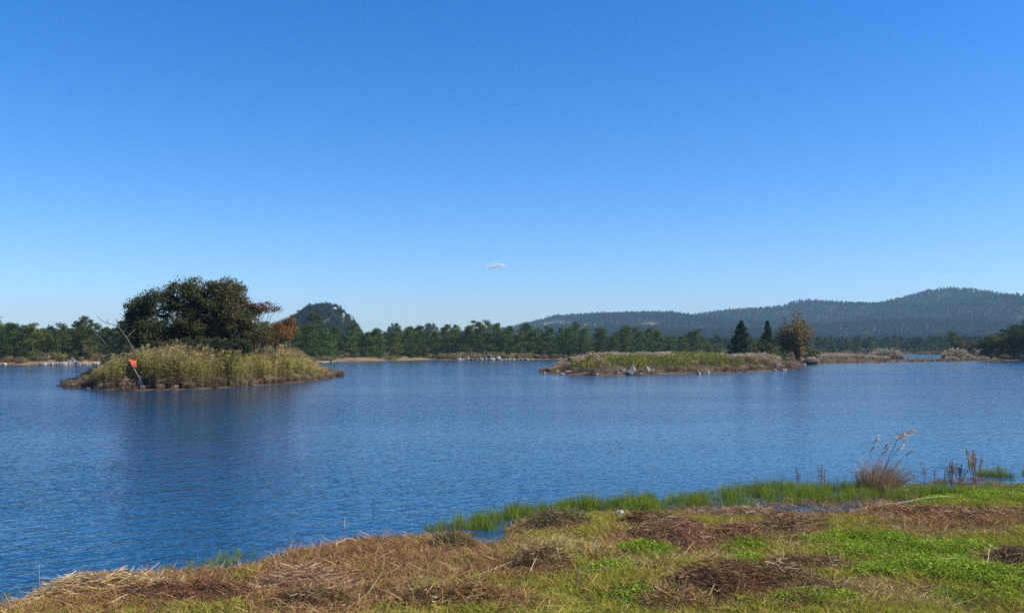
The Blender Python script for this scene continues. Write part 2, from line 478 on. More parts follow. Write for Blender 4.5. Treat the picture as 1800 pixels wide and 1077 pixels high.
# ------------------------------------------------------------------ shape generators
def ribbons(P0, D, L, Wd, B, side, n=3, taper=.2, c0=None, c1=None):
    """curved strips: P0 (N,3) start, D unit direction, L length, B bend vector (per unit length), side width direction"""
    t = np.linspace(0, 1, n + 1)
    pts = P0[:, None, :] + D[:, None, :] * (L[:, None] * t)[..., None] + B[:, None, :] * (L[:, None] * t ** 2)[..., None]
    w = (Wd[:, None] * (1 - (1 - taper) * t ** 1.5))[..., None] * .5
    a = pts - side[:, None, :] * w; b = pts + side[:, None, :] * w
    q = np.stack([a[:, :-1], b[:, :-1], b[:, 1:], a[:, 1:]], 2)
    if c1 is None: c1 = c0
    ct = c0[:, None, :] * (1 - t)[None, :, None] + c1[:, None, :] * t[None, :, None]
    cq = np.stack([ct[:, :-1], ct[:, :-1], ct[:, 1:], ct[:, 1:]], 2)
    return q.reshape(-1, 4, 3), cq.reshape(-1, 4, 3)

def unit(v):
    return v / (np.linalg.norm(v, axis=-1, keepdims=True) + 1e-9)

def pick(rng, pal, n, jit=.15):
    pal = np.asarray(pal, float)
    a = pal[rng.integers(0, len(pal), n)]; b = pal[rng.integers(0, len(pal), n)]
    t = rng.random((n, 1)) * .6
    return (a * (1 - t) + b * t) * (1 + jit * rng.normal(size=(n, 1))).clip(.5, 1.7)

def leaves(rng, centers, rad, per, size, pal, flat=.3, shell=2.4, cpal=None):
    """diamond leaves filling clumps; centers (k,3), rad (k,3)"""
    centers = np.asarray(centers, float); rad = np.asarray(rad, float)
    k = len(centers)
    idx = np.repeat(np.arange(k), per)
    n = len(idx)
    d = unit(rng.normal(size=(n, 3)))
    r = rng.random((n, 1)) ** (1 / shell)
    r *= 1 + .18 * rng.normal(size=(n, 1)).clip(-1, 1.6)
    p = centers[idx] + d * r * rad[idx]
    nrm = unit(rng.normal(size=(n, 3)) * .8 + d * .6 + np.array([0, 0, flat]))
    t = unit(np.cross(nrm, rng.normal(size=(n, 3))))
    b = np.cross(nrm, t)
    s = (size * (.65 + .7 * rng.random((n, 1))))
    q = np.stack([p - t * s * .5, p + b * s * .3, p + t * s * .5, p - b * s * .3], 1)
    ccl = pick(rng, pal, k, .1)            # every clump its own shade of leaf
    c = ccl[idx] * .6 + pick(rng, pal, n, .2) * .4
    return q, c

def limb(rng, a, b, n=6, sag=.12):
    a = np.asarray(a, float); b = np.asarray(b, float)
    t = np.linspace(0, 1, n)[:, None]
    L = np.linalg.norm(b - a)
    mid = rng.normal(size=3) * sag * L
    p = a * (1 - t) + b * t + mid * (t * (1 - t) * 2) + np.array([0, 0, L * .1]) * (t * (1 - t))
    p[1:-1] += rng.normal(size=(n - 2, 3)) * L * .02
    return p

HILLP = [(.022, .044, .017), (.03, .054, .019), (.042, .06, .021), (.026, .042, .021)]
PINE = [(.040, .084, .019), (.062, .112, .023), (.092, .14, .028), (.044, .08, .025)]
PINE_Y = [(.075, .11, .02), (.10, .125, .026), (.06, .095, .02)]
BROAD = [(.045, .075, .018), (.065, .098, .022), (.085, .11, .026), (.038, .06, .02)]
OLIVE = [(.10, .10, .026), (.13, .115, .034), (.085, .095, .024)]
AUT = [(.32, .17, .04), (.38, .24, .06), (.26, .19, .05)]
RED = [(.16, .055, .03), (.19, .08, .04), (.11, .045, .028)]

def pine_proto(seed, h=10.5, w=3.0, pal=PINE, per=100, size=.36):
    rng = np.random.default_rng(seed)
    tr = MB(); cr = MB()
    lean = rng.normal(size=2) * .3
    tp = np.array([[lean[0] * t * t, lean[1] * t * t, h * .9 * t - .4] for t in np.linspace(0, 1, 7)])
    tr.tube(tp, np.linspace(.2, .05, 7), 6, (1, 1, 1))
    cs, rs = [], []
    for k in range(40):
        f = (k + rng.random()) / 40
        z = h * (.05 + .90 * f)
        prof = min(1, .62 + 1.6 * f) * (1 - .75 * max(0, (f - .5) / .5) ** 1.9)
        rr = w * prof * (.35 + .65 * rng.random() ** .6)
        th = rng.random() * 2 * math.pi + k * 2.4
        o = np.array([lean[0] * (z / h) ** 2, lean[1] * (z / h) ** 2, 0])
        c = o + np.array([math.cos(th) * rr, math.sin(th) * rr, z])
        s = .85 + .6 * rng.random(); s *= .75 if f > .85 else 1
        cs.append(c); rs.append((s * 1.2, s * 1.2, s * .62))
        if k % 2: tr.tube(limb(rng, o + [0, 0, max(z - .5, .1)], c, 4), np.linspace(.06, .02, 4), 4)
    q, c = leaves(rng, cs, rs, per, size, pal, .5)
    cr.quads(q, c)
    return tr.mesh('pine_trunk', M['bark']), cr.mesh('pine_crown', M['pine'])

def broad_proto(seed, h=8.0, w=3.4, pal=BROAD, clumps=26, per=110, size=.32, base=.12, mat='broad', top=1.0, bark='bark'):
    rng = np.random.default_rng(seed)
    tr = MB(); cr = MB()
    tp = np.array([[.15 * math.sin(3 * t + seed), .15 * math.cos(2 * t + seed), h * .6 * t - .3] for t in np.linspace(0, 1, 5)])
    tr.tube(tp, np.linspace(.2, .09, 5), 7)
    cs, rs = [], []
    for k in range(clumps):
        d = unit(rng.normal(size=3)); r = rng.random() ** .45
        c = np.array([d[0] * r * w * .85, d[1] * r * w * .85, h * (base + (1 - base) * .5) + d[2] * r * h * (1 - base) * .44])
        c[:2] *= .75 + .35 * rng.random()
        cs.append(c); s = .17 * w + .17 * w * rng.random(); rs.append((s * 1.2, s * 1.2, s * .85))
        if k % 2 == 0: tr.tube(limb(rng, tp[min(4, 1 + k % 4)], c, 5), np.linspace(.07, .02, 5), 4)
    q, c = leaves(rng, cs, rs, per, size, pal, .35)
    cr.quads(q, c)
    return tr.mesh('trunk', M[bark]), cr.mesh('crown', M[mat])

def conifer_proto(seed, h=10, w=2.6, pal=None, n=9000, size=.26):
    rng = np.random.default_rng(seed)
    pal = pal or [(.016, .036, .018), (.022, .046, .02), (.03, .055, .022)]
    tr = MB(); cr = MB()
    tr.tube([(0, 0, -.4), (0.05, 0, h * .5), (0, 0, h * .97)], [.2, .12, .02], 6)
    cs, rs = [], []
    for k in range(190):
        f = rng.random() ** 1.25
        z = h * (.04 + .94 * f)
        prof = w * (1 - f ** 1.5) ** .9 * (.85 + .2 * rng.random()) * min(1, .7 + f * 3)
        th = k * 2.399
        rr = prof * (.15 + .85 * rng.random() ** .6)
        cs.append((math.cos(th) * rr, math.sin(th) * rr, z)); s = .32 + .34 * (1 - f); rs.append((s, s, s * 1.5))
        if k % 4 == 0: tr.tube(limb(rng, (0, 0, z - .3), cs[-1], 4), [.04, .03, .02, .01], 4)
    q, c = leaves(rng, cs, rs, n // 150, size, pal, .1)
    cr.quads(q, c)
    return tr.mesh('trunk', M['bark']), cr.mesh('crown', M['pine'])

def put_tree(name, proto, loc, s, rz, label, cat='tree', group=None, sz=None, zs=None):
    o = link(name, None, None, loc, rz, (s, s, zs if zs else s))
    o.empty_display_size = .5
    tag(o, label, cat, group)
    link('trunk', proto[0], o)
    link('crown', proto[1], o)
    return o

# scatter: one stuff object that carries instances of a few small meshes
def scatter(name, pts, meshes, rot, scl, label, cat, seed=0, tilt=None):
    rng = np.random.default_rng(seed)
    n = len(pts)
    me = bpy.data.meshes.new(name)
    me.vertices.add(n); me.vertices.foreach_set('co', np.asarray(pts, np.float32).ravel())
    e = np.zeros((n, 3), np.float32); e[:, 2] = rot
    if tilt is not None: e[:, :2] = tilt
    a = me.attributes.new('rot', 'FLOAT_VECTOR', 'POINT'); a.data.foreach_set('vector', e.ravel())
    sv = np.asarray(scl, np.float32)
    if sv.ndim == 1: sv = np.repeat(sv[:, None], 3, 1)
    a = me.attributes.new('scl', 'FLOAT_VECTOR', 'POINT'); a.data.foreach_set('vector', np.ascontiguousarray(sv).ravel())
    a = me.attributes.new('idx', 'INT', 'POINT'); a.data.foreach_set('value', rng.integers(0, len(meshes), n).astype(np.int32))
    o = link(name, me)
    pc = bpy.data.collections.new(name + '_kinds')
    for i, pm in enumerate(meshes):
        po = bpy.data.objects.new('%s_kind_%02d' % (name, i), pm); pc.objects.link(po)
    ng = bpy.data.node_groups.new(name + '_scatter', 'GeometryNodeTree')
    ng.interface.new_socket('Geometry', in_out='INPUT', socket_type='NodeSocketGeometry')
    ng.interface.new_socket('Geometry', in_out='OUTPUT', socket_type='NodeSocketGeometry')
    N, L = ng.nodes.new, ng.links.new
    gi = N('NodeGroupInput'); go = N('NodeGroupOutput')
    ci = N('GeometryNodeCollectionInfo'); ci.inputs['Collection'].default_value = pc
    ci.inputs['Separate Children'].default_value = True; ci.inputs['Reset Children'].default_value = True
    ip = N('GeometryNodeInstanceOnPoints'); ip.inputs['Pick Instance'].default_value = True
    def attr(nm, ty):
        x = N('GeometryNodeInputNamedAttribute'); x.data_type = ty; x.inputs['Name'].default_value = nm
        return x.outputs['Attribute']
    e2r = N('FunctionNodeEulerToRotation')
    L(attr('rot', 'FLOAT_VECTOR'), e2r.inputs[0])
    L(gi.outputs[0], ip.inputs['Points']); L(ci.outputs[0], ip.inputs['Instance'])
    L(attr('idx', 'INT'), ip.inputs['Instance Index']); L(e2r.outputs[0], ip.inputs['Rotation']); L(attr('scl', 'FLOAT_VECTOR'), ip.inputs['Scale'])
    L(ip.outputs[0], go.inputs[0])
    md = o.modifiers.new('scatter', 'NODES'); md.node_group = ng
    tag(o, label, cat, kind='stuff')
    return o

# ------------------------------------------------------------------ near bank
def px_ell(x, y, rx, ry, z=.2):
    p = W(x, y, z)
    return p.x, p.y, rx / F * p.y, ry * p.y ** 2 / (F * (H - z))
def blobs(X, Y, lst):
    s = np.zeros(np.shape(X))
    for (x, y, rx, ry) in lst:
        cx, cy, a, b = px_ell(x, y, rx, ry)
        s = np.maximum(s, np.exp(-(((X - cx) / a) ** 2 + ((Y - cy) / b) ** 2)))
    return s
LUSH = [(1600, 975, 150, 32), (1740, 1020, 110, 30), (1500, 950, 120, 14), (1290, 962, 70, 9), (1440, 1068, 90, 14), (1150, 973, 55, 12), (1060, 1003, 70, 12),
        (1110, 1055, 70, 20), (1560, 1010, 120, 16), (1330, 985, 40, 10), (1700, 860, 130, 16), (1780, 870, 100, 14), (1680, 1060, 60, 10)]
BROWN = [(690, 965, 190, 26), (560, 1010, 120, 14), (430, 1042, 170, 18), (600, 1055, 110, 22), (180, 1045, 140, 22), (820, 1060, 140, 18), (900, 1000, 110, 20), (1190, 948, 120, 22),
         (1370, 932, 80, 14), (1290, 1050, 170, 26), (1425, 1000, 110, 12), (1600, 897, 270, 14), (1700, 918, 170, 16), (1780, 995, 60, 12), (1330, 893, 160, 10), (980, 920, 80, 10), (1130, 912, 60, 8),
         (1190, 1068, 70, 10)]
STRAW = [(730, 1015, 130, 16), (1000, 965, 120, 14), (1560, 1055, 120, 22), (1260, 985, 110, 14), (1430, 955, 120, 14), (250, 1010, 90, 12), (1010, 950, 110, 12), (1120, 1000, 80, 14), (1640, 930, 120, 10)]
def bank_field(X, Y):
    nz = fbm(X, Y, 1.4, 21, 4); n2 = fbm(X, Y, .5, 22, 3)
    g = blobs(X, Y, LUSH) + .55 * nz + .25 * n2
    b = blobs(X, Y, BROWN) + .5 * smooth((1.5 - X) / 5) - .5 * fbm(X, Y, 1.0, 23, 4) + .25 * n2
    s = blobs(X, Y, STRAW) * .9 + .22 * smooth((3 - X) / 6) + .5 * fbm(X, Y, .9, 24, 4)
    return g, b, s
def bank_tint(X, Y):
    g, b, s = bank_field(X, Y)
    base = np.stack([np.full(X.shape, .85), np.full(X.shape, .88), np.full(X.shape, .55)], -1)
    def mixc(c, w):
        w = np.clip(w, 0, 1)[..., None]
        return base * (1 - w) + np.array(c) * w
    base = mixc((1.25, 1.1, .9), s - .1); base = mixc((.45, .62, .28), g - .15); base = mixc((.62, .46, .38), b - .05)
    return base

# heaps of dead stalks: pixel centre, length and depth in photo pixels, heading in degrees, height, shade, label
HEAPS = [
    (175, 1030, 125, 9, 38, .20, 0, 'long pale straw heap of fallen reeds along the water edge at far left'),
    (330, 1046, 130, 10, 18, .16, 1, 'long brown heap of dead stalks below the straw heap at far left'),
    (530, 1030, 85, 10, 25, .17, 2, 'heap of pale and rusty fallen stalks in front of the sparse water sprigs'),
    (560, 1062, 90, 11, 5, .12, 3, 'dark brown rotting stalk heap at the bottom edge beside the small puddle'),
    (800, 1066, 110, 10, 30, .13, 1, 'reddish brown heap of crossed dead stems at the bottom edge'),
    (945, 993, 55, 10, 15, .20, 3, 'small dark brown stalk heap with a pale stick leaning over it'),
    (1190, 952, 95, 16, 8, .24, 3, 'large dark brown heap of dead stalks between the lawn and the sedge'),
    (1385, 936, 70, 12, 10, .24, 3, 'rounded dark brown heap just above the grassy strip at centre right'),
    (1310, 944, 70, 8, 20, .14, 1, 'low reddish brown stalk heap left of the rounded dark heap'),
    (1265, 1048, 120, 16, -8, .22, 1, 'big brown heap of dead stems at the bottom, left of its darker neighbour'),
    (1380, 1046, 95, 12, -12, .18, 3, 'dark brown stalk heap at the bottom, right of the big brown heap'),
    (1425, 1003, 85, 8, -4, .10, 3, 'low dark strip of rotting stalks crossing the middle of the lawn'),
    (1790, 1000, 45, 11, 10, .16, 3, 'dark rotting clump in the lush grass at the right edge'),
    (1600, 897, 150, 7, 12, .12, 1, 'long low drift of brown stems behind the wet strip below the plumed tussock'),
    (1735, 910, 110, 8, 8, .12, 1, 'brown drift of dead stems beside the puddle at right'),
    (1310, 897, 70, 6, 15, .10, 2, 'pale flattened reeds lying in the wet strip'),
    (1140, 912, 45, 7, 10, .14, 1, 'brown tussock beside the white scrap at the water edge'),
    (980, 918, 60, 8, 5, .18, 4, 'brown and olive grass hummock at the corner of the small inlet'),
    (795, 948, 40, 7, 0, .16, 4, 'tan grass hummock at the water edge left of the small inlet'),
    (1190, 1072, 60, 6, 5, .06, 1, 'low scatter of chopped brown straw at the bottom edge'),
]
for (x, y, a_, b_, hh_) in [(1320, 893, 60, 7, -.2), (1400, 895, 50, 7, -.22), (1470, 891, 40, 6, -.2), (1590, 882, 14, 6, -.2), (1700, 899, 34, 8, -.27), (1510, 898, 30, 5, -.18),
                            (868, 942, 40, 11, -.24), (650, 1058, 36, 9, -.24), (590, 1066, 30, 7, -.16), (840, 948, 20, 8, -.16), (1240, 892, 40, 5, -.16)]:
    cx_, cy_, ra_, rb_ = px_ell(x, y, a_, b_, .05)
    HUMPS.append((cx_, cy_, ra_, rb_, 0.0, hh_))
xs = np.concatenate([np.linspace(-90, -13, 40), np.arange(-12.8, 22.9, .14), np.linspace(23.2, 120, 50)])
ys = np.concatenate([np.linspace(-150, 8, 50), np.arange(8.2, 29.0, .14), np.linspace(29.5, 34, 6)])
tag(grid('near_bank', xs, ys, near_z, M['bank'], bank_tint), 'grassy earth bank in the foreground', 'bank', kind='structure')

def heap(i, spec):
    x, y, lx, ry, head, hh, shade, label = spec
    hh *= 1.25
    rng = np.random.default_rng(500 + i)
    cx, cy, a, b = px_ell(x, y, lx, ry)
    b = max(b, .35)
    z0 = float(near_z(np.array([cx]), np.array([cy]))[0])
    pal = [[(.38, .255, .115), (.30, .19, .08), (.45, .33, .17)], [(.22, .105, .04), (.31, .17, .065), (.13, .06, .026), (.08, .04, .02)], [(.40, .27, .15), (.30, .17, .09), (.46, .35, .2)],
           [(.15, .08, .035), (.22, .125, .055), (.075, .042, .022), (.30, .185, .08)], [(.24, .17, .075), (.17, .15, .05), (.30, .2, .1)]][shade]
    mb = MB()
    # matted core with a ragged outline
    def env_(u, v):
        rag = .28 * vnoise(u * a + i * 3.3, v * b, .55, i) + .18 * vnoise(u * a, v * b + i * 5.1, .22, i + 3)
        return np.clip(1 - (u * u + v * v) + rag * (.35 + u * u + v * v), 0, 1.2) ** .8
    nu, nv = 40, 18
    u, v = np.meshgrid(np.linspace(-1.15, 1.15, nu), np.linspace(-1.15, 1.15, nv))
    Xc, Yc = u * a, v * b
    gz_ = near_z(Xc + cx, Yc + cy) - z0
    Z = gz_ + env_(u, v) * hh * (.6 + .7 * fbm(Xc + i * 7, Yc, .4, i, 3)) - .05
    vv = np.stack([Xc, Yc, Z], -1).reshape(-1, 3)
    k = (np.arange(nv - 1)[:, None] * nu + np.arange(nu - 1)[None, :]).ravel()
    mb.add(vv, np.stack([k, k + 1, k + nu + 1, k + nu], -1), np.array(pal[0]) * .8, 0, True)
    n = int(min(1500 + 1500 * a * b, 4200))
    r = np.sqrt(rng.random(n)) * 1.18; th = rng.random(n) * 2 * math.pi
    pu, pv = r * np.cos(th), r * np.sin(th)
    ev = env_(pu, pv)
    kp = ev + .16 * rng.random(n) > .12
    pu, pv, ev, r = pu[kp], pv[kp], ev[kp], r[kp]; n = len(pu)
    P = np.stack([pu * a, pv * b, np.zeros(n)], -1)
    P[:, 2] = near_z(P[:, 0] + cx, P[:, 1] + cy) - z0 + ev * hh * (.6 + .7 * rng.random(n)) + .01
    spread = .5 if shade in (0, 2) else .85
    hd = R(head) + rng.normal(size=n) * spread
    D = unit(np.stack([np.cos(hd), np.sin(hd), rng.normal(size=n) * .32], -1)) * np.where(rng.random(n) < .5, 1, -1)[:, None]
    L = (.07 + .33 * rng.random(n) ** 2.2) * (1.5 if shade in (0, 2) else 1.0)
    P -= D * L[:, None] * .5
    side = unit(np.cross(D, rng.normal(size=(n, 3))))
    c = pick(rng, pal, n, .3)
    lt = rng.random(n) < .07; c[lt] = pick(rng, [(.42, .31, .18), (.5, .4, .25)], int(lt.sum()), .15)
    q, cq = ribbons(P, D, L, .005 + .008 * rng.random(n), np.stack([rng.normal(size=n) * .2, rng.normal(size=n) * .2, -.15 * rng.random(n)], -1), side, 3, .4, c)
    mb.quads(q, cq)
    n = 260                 # grass growing through the heap
    r = np.sqrt(rng.random(n)) * 1.15; th = rng.random(n) * 6.283
    P = np.stack([r * np.cos(th) * a, r * np.sin(th) * b, np.zeros(n)], -1)
    P[:, 2] = near_z(P[:, 0] + cx, P[:, 1] + cy) - z0 + env_(r * np.cos(th), r * np.sin(th)) * hh * .6
    D = unit(np.stack([rng.normal(size=n) * .5, rng.normal(size=n) * .5, np.ones(n)], -1))
    q, cq = ribbons(P, D, .06 + .12 * rng.random(n), .008 + .005 * rng.random(n), rng.normal(size=(n, 3)) * .25, unit(np.cross(D, rng.normal(size=(n, 3)))), 2, .2, pick(rng, [(.34, .24, .09), (.26, .26, .04), (.2, .12, .05), (.4, .3, .13)], n, .2))
    mb.quads(q, cq)
    if shade == 4:      # living hummock: upright blades
        n = 500
        r = np.sqrt(rng.random(n)); th = rng.random(n) * 6.283
        P = np.stack([r * np.cos(th) * a * .9, r * np.sin(th) * b * .9, np.zeros(n)], -1)
        P[:, 2] = near_z(P[:, 0] + cx, P[:, 1] + cy) - z0 + np.clip(1 - r * r, 0, 1) * hh * .6
        D = unit(np.stack([rng.normal(size=n) * .4, rng.normal(size=n) * .4, np.ones(n)], -1))
        c = pick(rng, [(.22, .19, .06), (.3, .22, .1), (.15, .15, .04)], n, .2)
        q, cq = ribbons(P, D, .10 + .16 * rng.random(n), .009 + .006 * rng.random(n), rng.normal(size=(n, 3)) * .2, unit(np.cross(D, rng.normal(size=(n, 3)))), 3, .2, c)
        mb.quads(q, cq)
    o = mb.build('dead_stalk_heap' if shade != 4 else 'grass_hummock', M['dry'], None, (cx, cy, z0))
    tag(o, label, 'stalk heap' if shade != 4 else 'hummock', 'dead plant heaps on the near bank')
for i, s in enumerate(HEAPS): heap(i, s)

# grass tuft kinds
def blade_tuft(seed, n, rad, hmin, hmax, wd, lean, bend, pal, name, tip=None, mat='grass', nseg=2):
    rng = np.random.default_rng(seed)
    r = np.sqrt(rng.random(n)) * rad; th = rng.random(n) * 6.283
    P = np.stack([r * np.cos(th), r * np.sin(th), np.full(n, -.015)], -1)
    D = unit(np.stack([rng.normal(size=n) * lean, rng.normal(size=n) * lean, np.ones(n)], -1))
    L = hmin + (hmax - hmin) * rng.random(n)
    B = np.stack([rng.normal(size=n) * bend, rng.normal(size=n) * bend, -np.abs(rng.normal(size=n)) * bend * .6], -1)
    c = pick(rng, pal, n, .18)
    c1 = pick(rng, tip, n, .18) if tip else c
    q, cq = ribbons(P, D, L, wd * (.7 + .6 * rng.random(n)), B, unit(np.cross(D, rng.normal(size=(n, 3)))), nseg, .15, c, c1)
    mb = MB(); mb.quads(q, cq)
    return mb.mesh(name, M[mat])
def clover_tuft(seed, name):
    rng = np.random.default_rng(seed)
    n = 150
    r = np.sqrt(rng.random(n)) * .2; th = rng.random(n) * 6.283
    P = np.stack([r * np.cos(th), r * np.sin(th), .02 + .07 * rng.random(n) * (1 - (r / .2) ** 2)], -1)
    nr = unit(np.stack([rng.normal(size=n) * .5, rng.normal(size=n) * .5, np.ones(n)], -1))
    t = unit(np.cross(nr, rng.normal(size=(n, 3)))); b = np.cross(nr, t); s = (.009 + .009 * rng.random((n, 1)))
    q = np.stack([P - t * s, P + b * s * .7, P + t * s, P - b * s * .7], 1)
    mb = MB(); mb.quads(q, pick(rng, [(.17, .29, .016), (.24, .36, .026), (.10, .19, .014), (.30, .36, .035)], n, .2))
    return mb.mesh(name, M['grass'])
LAWN = [blade_tuft(10 + k, 46, .16, .05, .12, .010, .5, .35, [(.28, .29, .03), (.37, .35, .045), (.46, .38, .085), (.19, .23, .025)], 'lawn_tuft') for k in range(5)]
LUSHM = [clover_tuft(30 + k, 'clover_tuft') for k in range(4)] + [blade_tuft(35, 50, .15, .05, .13, .011, .45, .3, [(.16, .24, .022), (.22, .29, .03)], 'lush_tuft'), blade_tuft(36, 50, .15, .05, .12, .010, .5, .35, [(.21, .26, .025), (.15, .23, .02)], 'lush_tuft')]
STRAWM = [blade_tuft(40 + k, 44, .17, .06, .16, .009, .8, .5, [(.42, .31, .11), (.5, .38, .16), (.34, .26, .075), (.28, .26, .055)], 'straw_tuft', mat='dry') for k in range(5)]
THATCH = [blade_tuft(50 + k, 44, .19, .07, .24, .009, 1.3, .5, [(.27, .145, .05), (.36, .21, .08), (.17, .09, .034), (.44, .29, .12)], 'thatch_tuft', mat='dry') for k in range(5)]
rng = np.random.default_rng(3)
n = 52000
X = rng.uniform(-13, 24, n); Y = rng.uniform(8.5, 29, n)
keep = (near_d(X, Y) > np.where((X > 3.5) & (X < 13), -1.8, -.35)) & (np.abs(X) < .62 * Y + 1.2)
X, Y = X[keep], Y[keep]
Z = near_z(X, Y)
keep = (Z > .012) | ((Z > -.2) & (X > 3.5) & (X < 13) & (near_d(X, Y) < .3) & (rng.random(len(X)) < .42) & (fbm(X, Y, .8, 51, 3) > -.15)); X, Y, Z = X[keep], Y[keep], Z[keep]
g, b, s = bank_field(X, Y)
kind = np.zeros(len(X), int)
jit = rng.normal(size=len(X)) * .15
kind[(s + jit) > .33] = 2
kind[(g + jit) > .52] = 1
kind[(b + 1.6 * jit) > .5] = 3
kind[Z < .012] = 3; Z = np.maximum(Z, -.03)
wet = (Z < .07) & (kind != 1); kind[wet & (rng.random(len(X)) < .55)] = 3
for kk, (nm, ms, lab) in enumerate([('lawn_grass', LAWN, 'short yellow green grass covering the near bank'), ('lush_grass', LUSHM, 'bright green clover and grass patches on the near bank'),
                                    ('straw_grass', STRAWM, 'pale dry grass among the green of the near bank'), ('brown_thatch', THATCH, 'flattened brown thatch on the near bank')]):
    w = kind == kk
    P = np.stack([X[w], Y[w], Z[w]], -1)
    scatter(nm, P, ms, rng.random(w.sum()) * 6.283, .75 + .6 * rng.random(w.sum()), lab, 'grass', seed=kk)
print('near tufts', len(X))

# loose straw lying about
n = 900
X = rng.uniform(-10, 18, n); Y = rng.uniform(9.5, 25, n)
keep = (near_d(X, Y) > .2); X, Y = X[keep], Y[keep]; n = len(X)
P = np.stack([X, Y, near_z(X, Y) + .05 + .05 * rng.random(n)], -1)
hd = rng.normal(size=n) * .45 + .3
D = unit(np.stack([np.cos(hd), np.sin(hd), rng.normal(size=n) * .15], -1)); L = .12 + .5 * rng.random(n) ** 2
q, cq = ribbons(P, D, L, .007 + .008 * rng.random(n), rng.normal(size=(n, 3)) * .06, unit(np.cross(D, [0, 0, 1.0])), 2, .6, pick(rng, [(.42, .32, .17), (.34, .23, .11), (.48, .38, .22)], n, .15))
mb = MB(); mb.quads(q, cq)
tag(mb.build('loose_straw', M['dry']), 'loose straw scattered over the near bank', 'straw', kind='stuff')

# sedge standing in the shallows
SEDGE = [blade_tuft(60 + k, 34, .15, .16, .44, .010, .16, .10, [(.085, .15, .016), (.11, .18, .02), (.065, .115, .015)], 'sedge_tuft', tip=[(.19, .27, .03), (.26, .31, .045)], nseg=3) for k in range(5)]
sedge_poly = wpoly([(1010, 903), (1060, 906), (1150, 902), (1250, 894), (1400, 887), (1550, 884), (1700, 880), (1830, 880), (2100, 872), (2100, 848), (1830, 853), (1600, 856), (1500, 853), (1400, 851), (1310, 852), (1230, 864), (1160, 880), (1080, 890)])
sparse_poly = wpoly([(745, 934), (800, 930), (870, 932), (1010, 906), (1160, 895), (1150, 874), (1000, 884), (900, 897), (800, 914)])
strip_poly = wpoly([(1725, 836), (1760, 838), (1830, 837), (2000, 834), (2000, 829), (1830, 830), (1740, 832)])
lone_poly = wpoly([(270, 1012), (380, 1003), (460, 980), (440, 968), (330, 985), (280, 1000)])
lone2 = wpoly([(0, 1058), (60, 1042), (60, 1028), (0, 1040)])
pts, sc_ = [], []
for poly, dens, s0, s1 in ((sedge_poly, 34, .5, 1.05), (sparse_poly, 44, .65, 1.2), (strip_poly, 110, 1.6, 2.4), (lone_poly, 34, .35, .75), (lone2, 40, .5, .9)):
    pa = np.array(poly); lo, hi = pa.min(0), pa.max(0)
    m_ = int((hi - lo).prod() * dens)
    X = rng.uniform(lo[0], hi[0], m_); Y = rng.uniform(lo[1], hi[1], m_)
    sd = poly_sd(X, Y, poly) + .25 * vnoise(X, Y, .7, 31)
    k = (sd > 0) & (fbm(X, Y, 1.2, 33, 3) > (-.35 if dens > 33 else -.1))
    X, Y, sd = X[k], Y[k], sd[k]
    pts.append(np.stack([X, Y, np.maximum(near_z(X, Y), -.06)], -1))
    sc_.append((s0 + (s1 - s0) * rng.random(len(X))) * (.55 + .45 * smooth(sd / .5)) * np.where(X > 10.5, .5, 1))
pts = np.concatenate(pts); sc_ = np.concatenate(sc_)
scatter('sedge', pts, SEDGE, rng.random(len(pts)) * 6.283, sc_, 'green upright sedge standing in the shallows along the near bank', 'sedge', 5)

# ------------------------------------------------------------------ land beyond the water
def gz(f, x, y):
    return float(f(np.array([x], float), np.array([y], float))[0])
tag(grid('island', np.arange(-52, -14, .5), np.arange(72, 134, .5), isle_z, M['isle']), 'low island under the tall reeds', 'island', kind='structure')
tag(grid('peninsula', np.arange(-2, 190, 1.0), np.arange(112, 330, 1.0), pen_z, M['isle']), 'low grassy spit of land reaching into the lake', 'peninsula', kind='structure')
xs = np.concatenate([np.linspace(-1200, -320, 60), np.arange(-316, 420, 3.0), np.linspace(424, 1200, 60)])
ys = np.concatenate([np.arange(150, 480, 2.5), np.linspace(483, 860, 60)])
_fl = np.array(far_line)
tag(grid('far_shore', xs, ys, far_z, [M['shore'], M['forest_floor']], mat_idx=lambda X, Y: (poly_sd(X, Y, far_poly) > 9 + 4 * vnoise(X, Y, 12, 4)).astype(int)),
    'far lake shore with a bare dry bank', 'shore', kind='structure')

def scr(X, Y, Z):
    """rows and columns of the photo for points on the land (used to find where the dry fields lie)"""
    c, s = math.cos(PITCH), math.sin(PITCH)
    f = Y * c + (Z - H) * s; u = -Y * s + (Z - H) * c
    return 900 + F * X / f, 538.5 - F * u / f
FIELDS = [(980, 569, 34, 4.5), (955, 573, 20, 3), (1030, 573, 40, 3.5), (1140, 571, 22, 5), (1200, 578, 16, 3.5), (1230, 578, 12, 3), (1310, 572, 14, 3), (1480, 581, 14, 2.5)]
def field_mask(X, Y):
    px_, py_ = scr(X, Y, hill_z(X, Y))
    s = np.zeros(np.shape(X))
    for (x, y, a, b) in FIELDS:
        s = np.maximum(s, np.exp(-(((px_ - x) / a) ** 2 + ((py_ - y) / b) ** 2)))
    return s + .15 * vnoise(X, Y, 30, 3)
tag(grid('hills', np.concatenate([np.linspace(-4200, -480, 120), np.arange(-470, 2400, 11.0), np.linspace(2420, 4200, 50)]), np.concatenate([np.arange(700, 3120, 11.0), np.linspace(3140, 4800, 50)]), hill_z, [M['hill'], M['field']], mat_idx=lambda X, Y: ((field_mask(X, Y) > .5) & (Y < 1850 * HK)).astype(int)),
    'wooded range of hills beyond the lake', 'hills', kind='structure')

